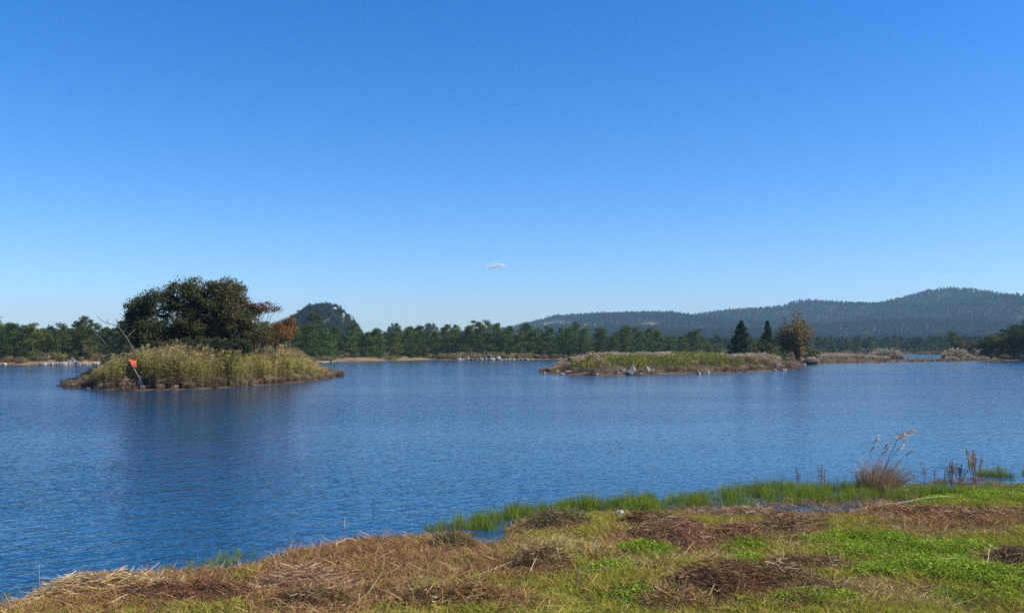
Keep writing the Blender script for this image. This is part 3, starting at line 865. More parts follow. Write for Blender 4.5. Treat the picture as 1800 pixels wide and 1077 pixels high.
# forest on the hills: tiny crowns, one mass
def puff(seed, h, w, pal, n=150, size=1.3, cone=0.0):
    rng = np.random.default_rng(seed)
    cs, rs = [], []
    for k in range(9):
        f = rng.random()
        r = w * (1 - cone * f) * (.2 + .6 * rng.random()); th = k * 2.4
        cs.append((math.cos(th) * r, math.sin(th) * r, h * (.25 + .6 * f))); q = w * (.35 + .25 * rng.random()); rs.append((q, q, q * .8))
    cs.append((0, 0, h * .85)); rs.append((w * .35, w * .35, h * .14))
    q, c = leaves(rng, cs, rs, n // 10, size, pal, .3, 3)
    mb = MB(); mb.quads(q, c)
    mb.tube([(0, 0, -1), (0, 0, h * .6)], [.2, .1], 4, (.05, .04, .03))
    return mb.mesh('wood_crown', M['pine'])
WOOD = [puff(200 + k, 9 + (k % 3) * 1.5, 3.2, HILLP if k % 3 else HILLP[1:], 170, 1.25, .55 if k % 2 else .2) for k in range(6)]
rng = np.random.default_rng(77)
n = 72000
Y = 740 + (2020 * HK - 740) * rng.random(n) ** .8
X = rng.uniform(-.62, .62, n) * (Y + 250)
Z = hill_z(X, Y)
k = (field_mask(X, Y) < .45) & ~((X < 40) & (Y < 1000) & (rng.random(n) < .3))
# only slopes that could be seen from somewhere on the near bank: skip the hidden back of the ridge
k &= Y < 1990 * HK
P = np.stack([X, Y, Z - .5], -1)[k]
scatter('hill_forest', P, WOOD, rng.random(len(P)) * 6.283, .6 + .62 * rng.random(len(P)) ** 1.4 + .25 * smooth((P[:, 1] - 1200) / 1200), 'far-off wood covering the hills', 'forest', 7)

# wooded karst knoll and the small rocky knolls
def knoll(x, ytop, Y, half_px, label, wood_label, p=2.6, seed=0, n=420, ws=1.0, off=0.0):
    c = at(x, ytop, Y); rx = half_px / F * Y
    f = knoll_z(c.x, Y, rx, rx * 1.1, c.z - 5.0 * ws, p, seed)
    tag(grid('knoll', np.linspace(c.x - rx * 1.25, c.x + rx * 1.25, 60), np.linspace(Y - rx * 1.35, Y + rx * 1.35, 60), f, M['hill']), label, 'hill', kind='structure')
    rg = np.random.default_rng(seed + 5)
    X = rg.uniform(c.x - rx * 1.15, c.x + rx * 1.15, n); Yp = rg.uniform(Y - rx * 1.25, Y + rx * .6, n); Z = f(X, Yp)
    k = Z > 1.0
    P = np.stack([X, Yp, Z - 1.2 * ws], -1)[k]
    scatter('knoll_wood', P, WOOD, rg.random(len(P)) * 6.283, np.stack([np.full(len(P), .8)] * 2 + [np.full(len(P), .62)], -1) * ws * (.7 + .6 * rg.random((len(P), 1))), wood_label, 'forest', seed)
    return f
kf = knoll(566, 534, 1000, 82, 'steep wooded karst knoll rising behind the treeline', 'trees covering the steep karst knoll', 2.3, 1, 1500, 1.0)
knoll(694, 568, 1080, 22, 'small pale rocky knoll above the treeline', 'scrub on the small pale rocky knoll', 2.2, 2, 120, .7)
knoll(757, 568, 1050, 22, 'small dark rounded knoll above the treeline', 'scrub on the small dark rounded knoll', 2.6, 3, 130, .7)
knoll(838, 577, 1300, 20, 'low distant knoll peeping over the treeline', 'scrub on the low distant knoll', 2.2, 4, 100, .7)

# ------------------------------------------------------------------ rocks
def rock_mesh(seed, sub=3, mat='rock'):
    rng = np.random.default_rng(seed)
    import bmesh
    bm = bmesh.new(); bmesh.ops.create_icosphere(bm, subdivisions=sub, radius=1.0)
    pl = [(Vector(unit(rng.normal(size=3))), .62 + .3 * rng.random()) for _ in range(9)]
    off = Vector(rng.random(3) * 50)
    for v in bm.verts:
        d = v.co.normalized(); r = 1.0
        for nrm, dist in pl:              # cut facets
            q = d.dot(nrm)
            if q > 1e-3: r = min(r, dist / q)
        r *= 1 + .13 * mnoise.fractal(d * 2.2 + off, 1.0, 2.0, 4)
        v.co = d * r
        if v.co.z < -.35: v.co.z = -.35
    me = bpy.data.meshes.new('rock'); bm.to_mesh(me); bm.free()
    me.materials.append(M[mat])
    return me
ROCKS = [rock_mesh(k) for k in range(7)]
DROCKS = [rock_mesh(20 + k, 3, 'dark_rock') for k in range(5)]
def put_rock(x, y, w_px, h_px, label, group=None, dark=False, seed=0, Y=None, zf=None, name='rock'):
    rng = random.Random(int(x * 13 + y * 7 + seed))
    p = W(x, y) if Y is None else at(x, y, Y)
    if Y is None:
        z = 0.02
    else:
        z = p.z
    a = w_px / F * p.y * .5; h = h_px / F * p.y
    o = link(name, rng.choice(DROCKS if dark else ROCKS), None, (p.x, p.y + a * .5 + (.7 if Y is None else 0), z + h * .14), rng.random() * 6.28, (a * .92, a * rng.uniform(.7, 1.0), h * .66))
    tag(o, label, 'rock', group)
    return o
put_rock(114, 679.5, 24, 9, 'flat white boulder in the water off the left tip of the reed island')
put_rock(216, 684.5, 15, 6, 'small white stone at the waterline below the red flag')
put_rock(133, 683, 9, 4, 'tiny pale stone beside the white boulder off the reed island')
put_rock(148, 684, 11, 3.5, 'low pale stone between the white boulder and the flag stone', 'waterline stones of the reed island')
put_rock(270, 685.5, 12, 3, 'low grey stone at the reed waterline right of the flag')
# the peninsula's rocks
for (x, y, w, h, dk, lab) in [
    (967, 655, 16, 17, 1, 'upright grey slab at the left tip of the grassy spit'), (981, 656, 13, 8, 0, 'pale stone right of the upright slab at the spit tip'),
    (1003, 657, 24, 8, 0, 'broad cream boulder low on the spit tip'), (1020, 658, 12, 6, 0, 'small cream stone right of the broad boulder'),
    (1034, 658.5, 14, 5, 0, 'flat pale stone at the spit waterline under green bushes'), (990, 658.5, 12, 4, 0, 'flat stone in front of the broad cream boulder'),
    (1049, 659, 10, 4, 0, 'small low stone left of the dark outcrop'), (957, 657, 8, 4, 0, 'outermost small stone at the spit tip'),
    (1098, 658, 20, 14, 1, 'pale streaked boulder on the left of the dark outcrop'), (1113, 658, 18, 22, 1, 'tallest dark boulder of the outcrop on the spit'),
    (1108, 659, 20, 12, 1, 'black front boulder of the outcrop on the spit'), (1090, 658.5, 12, 8, 0, 'white stone at the left foot of the dark outcrop'),
    (1140, 657, 17, 17, 0, 'white upright boulder right of the dark outcrop'), (1128, 659, 10, 4, 0, 'small stone between dark outcrop and white upright boulder'),
    (1160, 658, 12, 4, 0, 'flat stone right of the white upright boulder'), (1230, 657, 10, 5, 0, 'pale stone under the middle bushes of the spit'),
    (1247, 656.5, 8, 5, 0, 'small square stone under the middle bushes of the spit'), (1368, 650, 18, 15, 1, 'dark block on the shore below the autumn tree'),
    (1364, 652, 8, 5, 0, 'little pale stone at the foot of the dark block'), (1381, 651.5, 12, 5, 0, 'flat white stone right of the dark block'), (1416, 641, 7, 4, 0, 'small stone on the shore right of the autumn tree')]:
    put_rock(x, y, w, h, lab, 'rocks along the grassy spit', bool(dk))
# rocks of the far left shore
rr = random.Random(5)
for k in range(52):
    x = 60 + 118 * (k + rr.uniform(-1.2, 2.0)) / 52
    big = math.exp(-((x - 122) / 13) ** 2)
    row = rr.choice((0, 0, 1))
    w = 3.2 + 7.5 * rr.random() ** 2 + 6 * big * rr.random(); h = w * rr.uniform(.4, .85)
    o = put_rock(x, 640.8 - row * rr.uniform(.8, 2.2), w, h, '%s rock from the left in the white rubble of the far left shore' % nth(k + 1), 'white rubble on the far left shore', rr.random() < .22, k)
    if row: o.location.y += rr.uniform(1, 4); o.location.z = gz(far_z, o.location.x, o.location.y) + .1
for (x, y, w, h, dk, lab) in [(116, 641, 16, 12, 1, 'dark rock face in the middle of the far left rubble'), (124, 640.5, 14, 16, 1, 'highest grey rock of the far left rubble'), (110, 641.2, 10, 8, 0, 'big white rock left of the highest rubble rock'),
                              (132, 641, 12, 9, 1, 'big rock right of the highest rubble rock'), (52, 639, 7, 10, 0, 'lone upright pale rock standing left of the white rubble'), (59, 639, 4, 7, 0, 'slim upright rock beside the lone pale one'),
                              (4, 640.5, 10, 4, 0, 'white rock at the left edge of the far shore')]:
    put_rock(x, y, w, h, lab, None, bool(dk))
for k in range(12):
    x = 548 + 42 * (k + rr.random()) / 12
    put_rock(x, 637.6 - (x - 548) * .045, rr.uniform(3, 7), rr.uniform(2, 4), '%s white stone on the far bank counted rightward from the reed island' % nth(k + 1), 'stones on the far bank beside the reed island', False, k)
for k in range(26):
    x = 802 + 128 * ((k + rr.random()) / 26)
    big = math.exp(-((x - 858) / 16) ** 2)
    put_rock(x, 632.6, rr.uniform(4, 8) + 6 * big * rr.random(), rr.uniform(2.5, 4.5) + 5 * big * rr.random(), '%s rock from the left on the central far shore below the pines' % nth(k + 1), 'rocks on the central far shore', rr.random() < .45, k)
for (x, y, w, h, dk, lab) in [(862, 632, 14, 12, 1, 'tallest rock on the central far shore'), (876, 632, 11, 9, 0, 'white rock right of the tallest central shore rock'), (822, 632.5, 8, 7, 0, 'white rock standing alone left on the central far shore'), (808, 632.6, 9, 6, 0, 'leftmost pale rock of the central far shore')]:
    put_rock(x, y, w, h, lab, None, bool(dk))
for k in range(11):
    x = 1022 + 66 * (k + rr.random()) / 11
    put_rock(x, 631, rr.uniform(6, 11), rr.uniform(6, 13), '%s grey rock from the left seen over the bushes of the spit' % nth(k + 1), 'rocks behind the grassy spit', k % 3 != 2, k)
# pale cliff faces on the karst knoll
for (x, y, w, h, lab) in [(603, 557, 7, 9, 'pale cliff patch high on the karst knoll'), (617, 562, 6, 8, 'pale cliff at the right edge of the karst knoll'), (588, 543, 9, 5, 'grey rock near the top of the karst knoll')]:
    put_rock(x, y, w, h, lab, 'cliff rocks of the karst knoll', False, 0, 946 if x != 588 else 968)

# ------------------------------------------------------------------ trees of the far shores
PINES = [pine_proto(300 + k, 10.5 + (k % 3) * .7, 2.7 + .3 * (k % 3), PINE if k % 3 else PINE_Y) for k in range(7)]
BROADS = [broad_proto(330 + k, 7.5, 3.2, [BROAD, OLIVE, BROAD, BROAD][k % 4], 24, 110, .34, .06) for k in range(5)]
SHRUBS = [broad_proto(350 + k, 3.2, 2.3, [BROAD, OLIVE, BROAD][k % 3], 14, 90, .28, .02) for k in range(4)]
shore_px = [(-900, 648), (-300, 643), (0, 640), (185, 640), (330, 639), (545, 637), (600, 634.5), (680, 633.5), (760, 631.5), (930, 631.5), (1090, 630.5), (1200, 629), (1255, 627), (1270, 625.5), (1330, 624.2), (1450, 623.2), (1600, 622.3), (1665, 622.6)]
_sx = [a for a, _ in shore_px]; _sy = [b for _, b in shore_px]
def shore_at(x, off):
    y = float(np.interp(x, _sx, _sy))
    Y = F * H / (y - YH) + off
    X = (x - 900) / F * Y
    return X, Y, gz(far_z, X, Y)
rr = random.Random(11)
ntree = 0
def tree_row(x0, x1, off, step_m, protos, hscale, name, label, cat, group, jit=2.5, skip=0.0, count=None):
    global ntree
    made = []
    x = x0
    while x < x1:
        y = float(np.interp(x, _sx, _sy)); Yd = F * H / (y - YH) + off
        xx = x + rr.uniform(-.3, .3) * step_m * F / Yd
        if rr.random() >= skip:
            X, Y, Z = shore_at(xx, off + rr.uniform(-jit, jit))
            s = rr.uniform(*hscale)
            made.append((xx, put_tree(name, rr.choice(protos), (X, Y, Z - .15), s, rr.random() * 6.28, label, cat, group, zs=s * rr.uniform(.92, 1.1))))
            ntree += 1
        x += step_m * F / Yd
    if count:                         # the front row can be counted along the shore
        for k, (_, o) in enumerate(sorted([t for t in made if 0 <= t[0] <= 1800], key=lambda t: t[0])): o['label'] = count % nth(k + 1)
LFT = 'pine in the wood behind the white rubble of the far left shore'
tree_row(-130, 235, 9, 4.2, PINES, (0.72, 0.90), 'pine_tree', LFT, 'tree', 'pines of the far left shore', count='%s pine from the left in the front row of the far left wood')
tree_row(-140, 240, 17, 4.3, PINES, (0.65, 1.07), 'pine_tree', LFT, 'tree', 'pines of the far left shore', skip=.1)
tree_row(-140, 245, 27, 5.5, PINES, (0.66, 1.07), 'pine_tree', LFT, 'tree', 'pines of the far left shore', 3)
tree_row(-120, 230, 3.5, 4.2, BROADS + SHRUBS, (.45, .85), 'shoreline_bush', 'leafy bush at the foot of the far left wood', 'bush', 'bushes of the far left shore', 1.5, .2, count='%s bush from the left along the foot of the far left wood')
HID = 'pine in the wood directly behind the reed island'
tree_row(250, 505, 10, 5.5, PINES, (0.77, 0.95), 'pine_tree', HID, 'tree', 'pines behind the reed island')
tree_row(250, 505, 22, 6.5, PINES, (0.81, 0.99), 'pine_tree', HID, 'tree', 'pines behind the reed island')
MID = 'pine in the treeline across the lake right of the reed island'
tree_row(512, 775, 9, 4.4, PINES, (0.77, 0.94), 'pine_tree', MID, 'tree', 'pines right of the reed island', count='%s front row pine counted rightward from the reed island')
tree_row(508, 778, 18, 4.6, PINES, (0.70, 1.12), 'pine_tree', MID, 'tree', 'pines right of the reed island', 3, .08)
tree_row(512, 775, 30, 5.2, PINES, (0.70, 1.10), 'pine_tree', MID, 'tree', 'pines right of the reed island', 4, .25)
tree_row(512, 775, 6, 5.0, BROADS + SHRUBS, (.45, .8), 'shoreline_bush', 'leafy bush on the bare bank right of the reed island', 'bush', 'bushes right of the reed island', 1.5, .3, count='%s bush counted rightward from the reed island on the bare bank')
CEN = 'pine in the central treeline above the shore rocks and the grassy spit'
tree_row(780, 1250, 8, 4.7, PINES, (0.81, 0.99), 'pine_tree', CEN, 'tree', 'pines of the central treeline', 2.5, .03, count='%s pine from the left in the front row of the central treeline')
tree_row(784, 1252, 18, 4.9, PINES, (0.74, 1.19), 'pine_tree', CEN, 'tree', 'pines of the central treeline', 3, .12)
tree_row(780, 1240, 32, 6.0, PINES, (0.74, 1.20), 'pine_tree', CEN, 'tree', 'pines of the central treeline', 4, .15)
tree_row(785, 1245, 3.5, 5.4, BROADS + SHRUBS, (.5, .9), 'shoreline_bush', 'leafy bush under the central pines', 'bush', 'bushes of the central shore', 1.5, .25, count='%s bush from the left along the central shore under the pines')
VAL = 'tree in the hazy wood across the inner bay left of the headland'
tree_row(1262, 1672, 12, 9.5, BROADS + PINES, (0.68, 0.99), 'valley_tree', VAL, 'tree', 'trees across the inner bay', 4, .05, count='%s tree from the left in the front row across the inner bay')
tree_row(1262, 1690, 30, 10, PINES + BROADS, (.85, 1.2), 'valley_tree', VAL, 'tree', 'trees across the inner bay', 6, .1)
tree_row(1262, 1690, 55, 12, PINES + BROADS[:2], (.9, 1.2), 'valley_tree', VAL, 'tree', 'trees across the inner bay', 8, .15)
print('far trees', ntree)
# filler wood on the flat land behind the front rows
n = 5200
Y = rng.uniform(280, 780, n); X = rng.uniform(-.75, .62, n) * Y
sd = poly_sd(X, Y, far_poly)
k = (sd > np.where(X / Y < .22, 45, 75)) & ~((Y < 520) & (X / Y > .45))
P = np.stack([X, Y, far_z(X, Y) - .4], -1)[k]
scatter('inland_wood', P, WOOD, rng.random(len(P)) * 6.283, .42 + .36 * rng.random(len(P)), 'mass of trees on the flat land behind the shore trees', 'forest', 9)

# headland at the right edge
HEAD = [broad_proto(370 + k, 8.5, 3.6, [HILLP, HILLP, OLIVE][k % 3], 30, 130, .34, .04) for k in range(4)]
hl = 'dark tree massed on the headland at the right edge'
for k, (x, off, s) in enumerate([(1728, 8, .72), (1742, 12, .85), (1757, 8, .85), (1772, 14, .95), (1788, 8, .95), (1803, 13, 1.05), (1820, 8, 1.0), (1838, 14, 1.05), (1858, 8, 1.0), (1880, 14, 1.05),
                                 (1736, 26, .85), (1760, 30, .95), (1784, 30, 1.0), (1808, 32, 1.05), (1835, 32, 1.1), (1865, 32, 1.1), (1900, 10, 1.0), (1930, 12, 1.1), (1900, 32, 1.1), (1795, 50, 1.0), (1825, 52, 1.05), (1855, 55, 1.1)]):
    Yd = F * H / (float(np.interp(x, [1690, 1720, 1800, 2100], [631.5, 633, 633.5, 637])) - YH) + off
    X = (x - 900) / F * Yd
    put_tree('headland_tree', HEAD[k % 4], (X, Yd, gz(far_z, X, Yd) - .3), s * 1.15, k * 1.7, hl, 'tree', 'trees of the right headland')
for (x, y0, top, w, pr, lab) in [(1676, 629, 584, 1.0, 'p', 'slim dark tree at the left end of the headland'), (1689, 630, 588, .8, 'o', 'yellowish tree beside the slim dark tree of the headland'), (1707, 631, 594, .8, 'o', 'rounded olive tree between the yellowish tree and the headland wood')]:
    Yd = 348.0; X = (x - 900) / F * Yd; Z = gz(pen_z, X, Yd); Z = max(Z, gz(far_z, X, Yd), .3)
    h = at(x, top, Yd).z - Z
    pr_ = PINES[1] if pr == 'p' else BROADS[1]
    hp = 10.5 if pr == 'p' else 7.5
    put_tree('shore_tree', pr_, (X, Yd, Z - .1), h / hp * w, x, lab, 'tree', None, zs=h / hp)

# ------------------------------------------------------------------ trees of the spit
def px_tree(name, x, Y, top, proto, hp, wscale, label, zf, cat='tree', group=None, rz=0.3):
    X = (x - 900) / F * Y; Z = gz(zf, X, Y)
    h = at(x, top, Y).z - Z
    return put_tree(name, proto, (X, Y, Z - .1), h / hp * wscale, rz, label, cat, group, zs=h / hp)
px_tree('conifer_tree', 1303, 222, 564, conifer_proto(401, 10, 2.9, n=16000), 10, 1.32, 'dense dark conical conifer on the grassy spit', pen_z)
px_tree('conifer_tree', 1349, 232, 563, conifer_proto(402, 10, 1.7, n=9000), 10, 1.25, 'smaller pointed conifer between the dense one and the autumn tree', pen_z)
def upright_proto(seed, h, w, pal, n_stems=16, per=110, size=.3, bare=.25):
    """many stems fanning upward, leaves along each"""
    rng = np.random.default_rng(seed)
    tr = MB(); cr = MB(); cs, rs = [], []
    for k in range(n_stems):
        th = k * 2.4 + rng.random(); sp = w * math.sqrt((k + .5) / n_stems)
        tip = np.array([math.cos(th) * sp, math.sin(th) * sp, h * (1 - .35 * (sp / w) ** 1.5) * (.85 + .15 * rng.random())])
        if k == 0: tip = np.array([0, 0, h])
        p = limb(rng, (0, 0, h * .08 * rng.random()), tip, 7, .06)
        tr.tube(p, np.linspace(.09, .015, 7), 5)
        for f in np.linspace(bare, 1, 8):
            i = f * 6; a = int(min(i, 5)); c = p[a] + (p[a + 1] - p[a]) * (i - a)
            c = c + rng.normal(size=3) * .2
            s = .34 + .28 * rng.random(); cs.append(c); rs.append((s, s, s * 1.2))
    q, c = leaves(rng, cs, rs, per // 3, size, pal, .1)
    cr.quads(q, c)
    tr.tube([(0, 0, -.5), (0, 0, h * .1)], [.16, .12], 6)
    return tr.mesh('trunk', M['bark']), cr.mesh('crown', M['broad'])
px_tree('autumn_tree', 1402, 226, 549, upright_proto(411, 11, 2.9, AUT + [(.22, .18, .05), (.17, .16, .045)], 26, 95), 11, 1.15, 'brown and orange autumn tree fanning upward on the grassy spit', pen_z)
px_tree('upright_tree', 1381, 228, 557, upright_proto(412, 10, 2.4, BROAD + OLIVE, 17, 80, .26, .25), 10, 1.15, 'half bare dark tree with upright stems touching the autumn tree', pen_z)
for (x, Y, top, pr, w, lab) in [(1322, 214, 598, BROADS[1], 1.0, 'olive bush at the right foot of the dense conifer'), (1333, 226, 596, BROADS[0], .8, 'dark green bush behind the olive one on the spit'), (1356, 216, 600, BROADS[1], 1.1, 'reddish olive bush below the pointed conifer'),
                               (1358, 208, 614, SHRUBS[0], 1.3, 'bright green low shrub in front of the upright tree'), (1374, 212, 608, BROADS[2], 1.0, 'dark shrub under the half bare upright tree'), (1370, 206, 615, SHRUBS[2], 1.2, 'small green shrub left of the autumn tree trunk'),
                               (1340, 220, 590, BROADS[3], .9, 'mid green bush between the two conifers'), (1425, 232, 606, SHRUBS[1], 1.2, 'low olive shrub right of the autumn tree'), (1006, 140, 624, SHRUBS[1], .9, 'lone yellowish shrub near the left tip of the spit')]:
    px_tree('bush', x, Y, top, pr, 7.5 if pr in BROADS else 3.2, w, lab, pen_z, 'bush', 'bushes on the grassy spit', x)

# ------------------------------------------------------------------ trees of the reed island
def shaped_tree(name, blobs_px, Y, base_px, label, pal, per, size, nc, depth, seed, stems=3, cr_scale=.85, twig=0, mat='hero', bark='bark', trunk_r=.2, zf=isle_z):
    """crown modelled as clumps filling a few ellipsoids given by their photo position, size and the tree's distance"""
    rng = np.random.default_rng(seed)
    bx = (base_px - 900) / F * Y; bz = gz(zf, bx, Y)
    root = link(name, None, None, (bx, Y, bz)); root.empty_display_size = .5
    tag(root, label, 'tree')
    tr = MB(); cr = MB(); cs, rs = [], []
    vol = np.array([a * b for (_, _, a, b, *_r) in blobs_px], float); vol /= vol.sum()
    sts = []
    for s in range(stems):
        top = np.array([(s - (stems - 1) / 2) * 1.6 + rng.normal() * .3, rng.normal() * .8, 3.0 + rng.random() * 1.5])
        p = limb(rng, ((s - (stems - 1) / 2) * .35, rng.normal() * .2, -.4), top, 6, .08)
        tr.tube(p, np.linspace(trunk_r, trunk_r * .6, 6), 8); sts.append(p)
    for i, (x, y, a, b, *rest) in enumerate(blobs_px):
        c0 = at(x, y, Y); a_m = a / F * Y; b_m = b / F * Y; dp = rest[0] if rest else depth
        m_ = max(2, int(nc * vol[i]))
        for k in range(m_):
            d = unit(rng.normal(size=3)); r = rng.random() ** .42
            c = np.array([c0.x - bx + d[0] * r * a_m * .9, d[1] * r * dp, c0.z - bz + d[2] * r * b_m * .9])
            s = cr_scale * (.55 + .6 * rng.random()); cs.append(c); rs.append((s * 1.15, s * 1.15, s * .75))
            if k % 3 == 0:
                st = sts[int(np.argmin([abs(q[-1][0] - c[0]) for q in sts]))]
                tr.tube(limb(rng, st[rng.integers(3, 6)], c, 6, .07), np.linspace(.07, .015, 6), 5)
    q, c = leaves(rng, cs, rs, per, size, pal, .25)
    cr.quads(q, c)
    tr.build('trunk', M[bark], root); cr.build('crown', M[mat], root)
    return root
HERO1 = [(.034, .048, .018), (.046, .058, .02), (.06, .064, .022), (.042, .04, .018)]
HERO2 = [(.078, .078, .022), (.105, .09, .027), (.135, .095, .033), (.055, .066, .022)]
shaped_tree('dark_leafy_tree', [(250, 545, 34, 28), (262, 585, 40, 24), (238, 560, 22, 16), (275, 525, 24, 16)], 88, 262, 'dark green tree at the left of the island grove', HERO1, 190, .20, 78, 2.6, 61, 2)
shaped_tree('dark_leafy_tree', [(318, 525, 40, 30), (330, 562, 46, 34), (345, 508, 28, 16), (300, 590, 34, 20), (362, 528, 26, 24), (362, 568, 34, 30)], 91, 318, 'tall dark tree in the middle of the island grove', HERO1 + HERO2[:2], 190, .20, 124, 3.2, 62, 3)
shaped_tree('brownish_leafy_tree', [(395, 522, 40, 32), (405, 512, 26, 22), (412, 552, 38, 30), (385, 585, 46, 26), (430, 578, 32, 26), (448, 588, 26, 22), (375, 540, 26, 26), (437, 552, 22, 20)], 92, 392, 'tall olive brown tree at the right of the island grove', HERO2 + HERO1[:1], 190, .20, 142, 3.2, 63, 3)
shaped_tree('red_leafed_tree', [(462, 540, 22, 11, 1.3), (445, 545, 18, 14, 1.3), (482, 543, 10, 6, .8)], 93, 438, 'sparse red leafed tree leaning out to the right of the island grove', RED + [(.10, .06, .03)], 60, .17, 30, 1.2, 64, 2, .5, trunk_r=.12)
shaped_tree('rusty_tree', [(504, 568, 13, 15, 1.2), (486, 570, 12, 10, 1.0), (508, 584, 11, 14, 1.0), (492, 590, 16, 16, 1.2), (478, 586, 14, 14, 1.0)], 99, 500, 'rusty red leafed small tree behind the right end of the reeds', RED + AUT[:1], 150, .17, 40, 1.4, 65, 2, .55, trunk_r=.1)
shaped_tree('olive_bush', [(455, 590, 26, 18, 1.6), (478, 595, 22, 16, 1.4), (440, 600, 22, 14, 1.4)], 95, 462, 'olive and rusty bush above the reeds right of the island grove', OLIVE + HERO2 + RED[:1], 160, .18, 30, 1.6, 66, 2, .6, trunk_r=.1)
shaped_tree('dark_bush', [(350, 606, 60, 12, 1.6), (420, 607, 40, 12, 1.6), (262, 606, 34, 10, 1.2)], 87.5, 350, 'dark undergrowth bush behind the reeds at the foot of the grove', HERO1, 130, .2, 36, 1.6, 67, 3, .6, trunk_r=.1)

def bare_tree(name, paths, Y, base_px, label, r0, bark='pale_bark', zf=isle_z, cat='tree'):
    """leafless tree: trunk plus branch children, drawn as chains of points"""
    bx = (base_px - 900) / F * Y; bz = gz(zf, bx, Y)
    root = link(name, None, None, (bx, Y, bz)); tag(root, label, cat)
    for i, (pth, ra, rb, dy) in enumerate(paths):
        P = np.array([at(x, y, Y) - Vector((bx, Y, bz)) for x, y in pth]); P[:, 1] += np.linspace(0, dy, len(P))
        mb = MB(); mb.tube(P, np.linspace(ra, rb, len(P)), 6)
        mb.build('trunk' if i == 0 else 'branch', M[bark], root)
bare_tree('dead_tree', [([(236, 618), (231, 606), (224, 592), (216, 580), (210, 573)], 0.053, 0.050, -.6), ([(210, 573), (200, 570), (190, 568), (182, 562), (178, 556)], 0.040, 0.028, -.8), ([(190, 568), (187, 563), (188, 559)], 0.032, 0.022, .3), ([(210, 573), (206, 566), (202, 562), (199, 559)], 0.032, 0.022, .5),
                        ([(204, 565), (206, 561)], 0.032, 0.022, .2), ([(224, 592), (229, 584), (233, 578)], 0.032, 0.022, .6)], 84.5, 234, 'bleached bare dead tree leaning left from the reeds', .1)
bare_tree('dead_snag', [([(190, 612), (182, 600), (172, 590), (163, 580), (156, 572)], 0.072, 0.043, 0), ([(156, 572), (152, 565), (151, 556)], 0.039, 0.019, .3), ([(156, 572), (148, 563), (144, 559)], 0.033, 0.019, -.4), ([(152, 565), (147, 566)], 0.022, 0.019, .2)], 92, 190, 'dark bare snag leaning left behind the reeds', .1, 'bark')

# ------------------------------------------------------------------ reeds
def reed_proto(seed, n, rad, h, plume=True, base=(.16, .105, .07), mid=(.26, .23, .055), top=(.35, .31, .085), pl=[(.40, .27, .15), (.46, .34, .2), (.36, .27, .12)], wind=(.35, .05), leafn=9, lw=.045):
    rng = np.random.default_rng(seed)
    mb = MB()
    r = np.sqrt(rng.random(n)) * rad; th = rng.random(n) * 6.283
    P = np.stack([r * np.cos(th), r * np.sin(th), np.full(n, -.1)], -1)
    hh = h * (.78 + .3 * rng.random(n))
    D = unit(np.stack([rng.normal(size=n) * .06, rng.normal(size=n) * .06, np.ones(n)], -1))
    B = np.stack([wind[0] * .12 + rng.normal(size=n) * .04, rng.normal(size=n) * .05, np.zeros(n)], -1)
    sd_ = unit(np.cross(D, rng.normal(size=(n, 3))))
    j = (1 + .2 * rng.normal(size=(n, 1))).clip(.6, 1.5)
    c0 = np.array(base) * j; c1 = np.array(top) * j
    q, cq = ribbons(P, D, hh, np.full(n, .028), B, sd_, 4, .4, c0, c1); mb.quads(q, cq)
    # leaves
    m_ = n * leafn
    i = np.repeat(np.arange(n), leafn); f = .12 + .85 * rng.random(m_)
    p = P[i] + D[i] * (hh[i] * f)[:, None] + B[i] * (hh[i] * f * f)[:, None]
    az = rng.random(m_) * 6.283
    d = unit(np.stack([np.cos(az) * .55 + wind[0] * .4, np.sin(az) * .55, np.full(m_, .75)], -1))
    L = (.35 + .35 * rng.random(m_)) * (1.1 - .3 * f)
    fm = f[:, None]
    cm = np.where(fm < .55, np.array(base) * (1 - fm / .55) + np.array(mid) * fm / .55, np.array(mid) * (1 - (fm - .55) / .45) + np.array(top) * (fm - .55) / .45)
    cm = cm * (1 + .25 * rng.normal(size=(m_, 1))).clip(.5, 1.6)
    q, cq = ribbons(p, d, L, np.full(m_, lw), np.stack([np.cos(az) * .3, np.sin(az) * .3, np.full(m_, -.55)], -1), unit(np.cross(d, rng.normal(size=(m_, 3)))), 2, .15, cm, cm * .95); mb.quads(q, cq)
    if plume:
        w = np.where(rng.random(n) < .5)[0]; k = 7; i = np.repeat(w, k)
        tip = P + D * hh[:, None] + B * hh[:, None]
        m_ = len(i)
        p = tip[i] - D[i] * (.28 * rng.random(m_))[:, None]
        d = unit(np.stack([wind[0] * 1.2 + rng.normal(size=m_) * .4, rng.normal(size=m_) * .4, np.full(m_, .9)], -1))
        c = pick(rng, pl, m_, .15)
        q, cq = ribbons(p, d, .18 + .16 * rng.random(m_), np.full(m_, .06), np.stack([np.full(m_, wind[0]), np.zeros(m_), np.full(m_, -.4)], -1), unit(np.cross(d, rng.normal(size=(m_, 3)))), 2, .2, c); mb.quads(q, cq)
    return mb.mesh('reed_clump', M['reed'])
REEDS = [reed_proto(500 + k, 14, .5, 3.0, k % 3 != 2) for k in range(6)]
DRYG = [reed_proto(520 + k, 26, .5, 1.15, k % 2 == 0, (.22, .15, .10), (.27, .18, .11), (.34, .24, .14), [(.5, .38, .26), (.6, .5, .38)], leafn=6, lw=.03) for k in range(5)]
DARKG = [reed_proto(530 + k, 26, .5, 1.3, False, (.12, .075, .065), (.15, .095, .075), (.22, .15, .09), leafn=7, lw=.03) for k in range(3)]
rng = np.random.default_rng(8)
n = 4200
X = rng.uniform(-48, -18, n); Y = rng.uniform(76, 130, n); sd = poly_sd(X, Y, isle_poly)
u = 900 + F * X / Y
k = (sd > .2) & (sd < 9.0) & (u > 128) & ~((u > 220) & (u < 262) & (Y < 81.4))
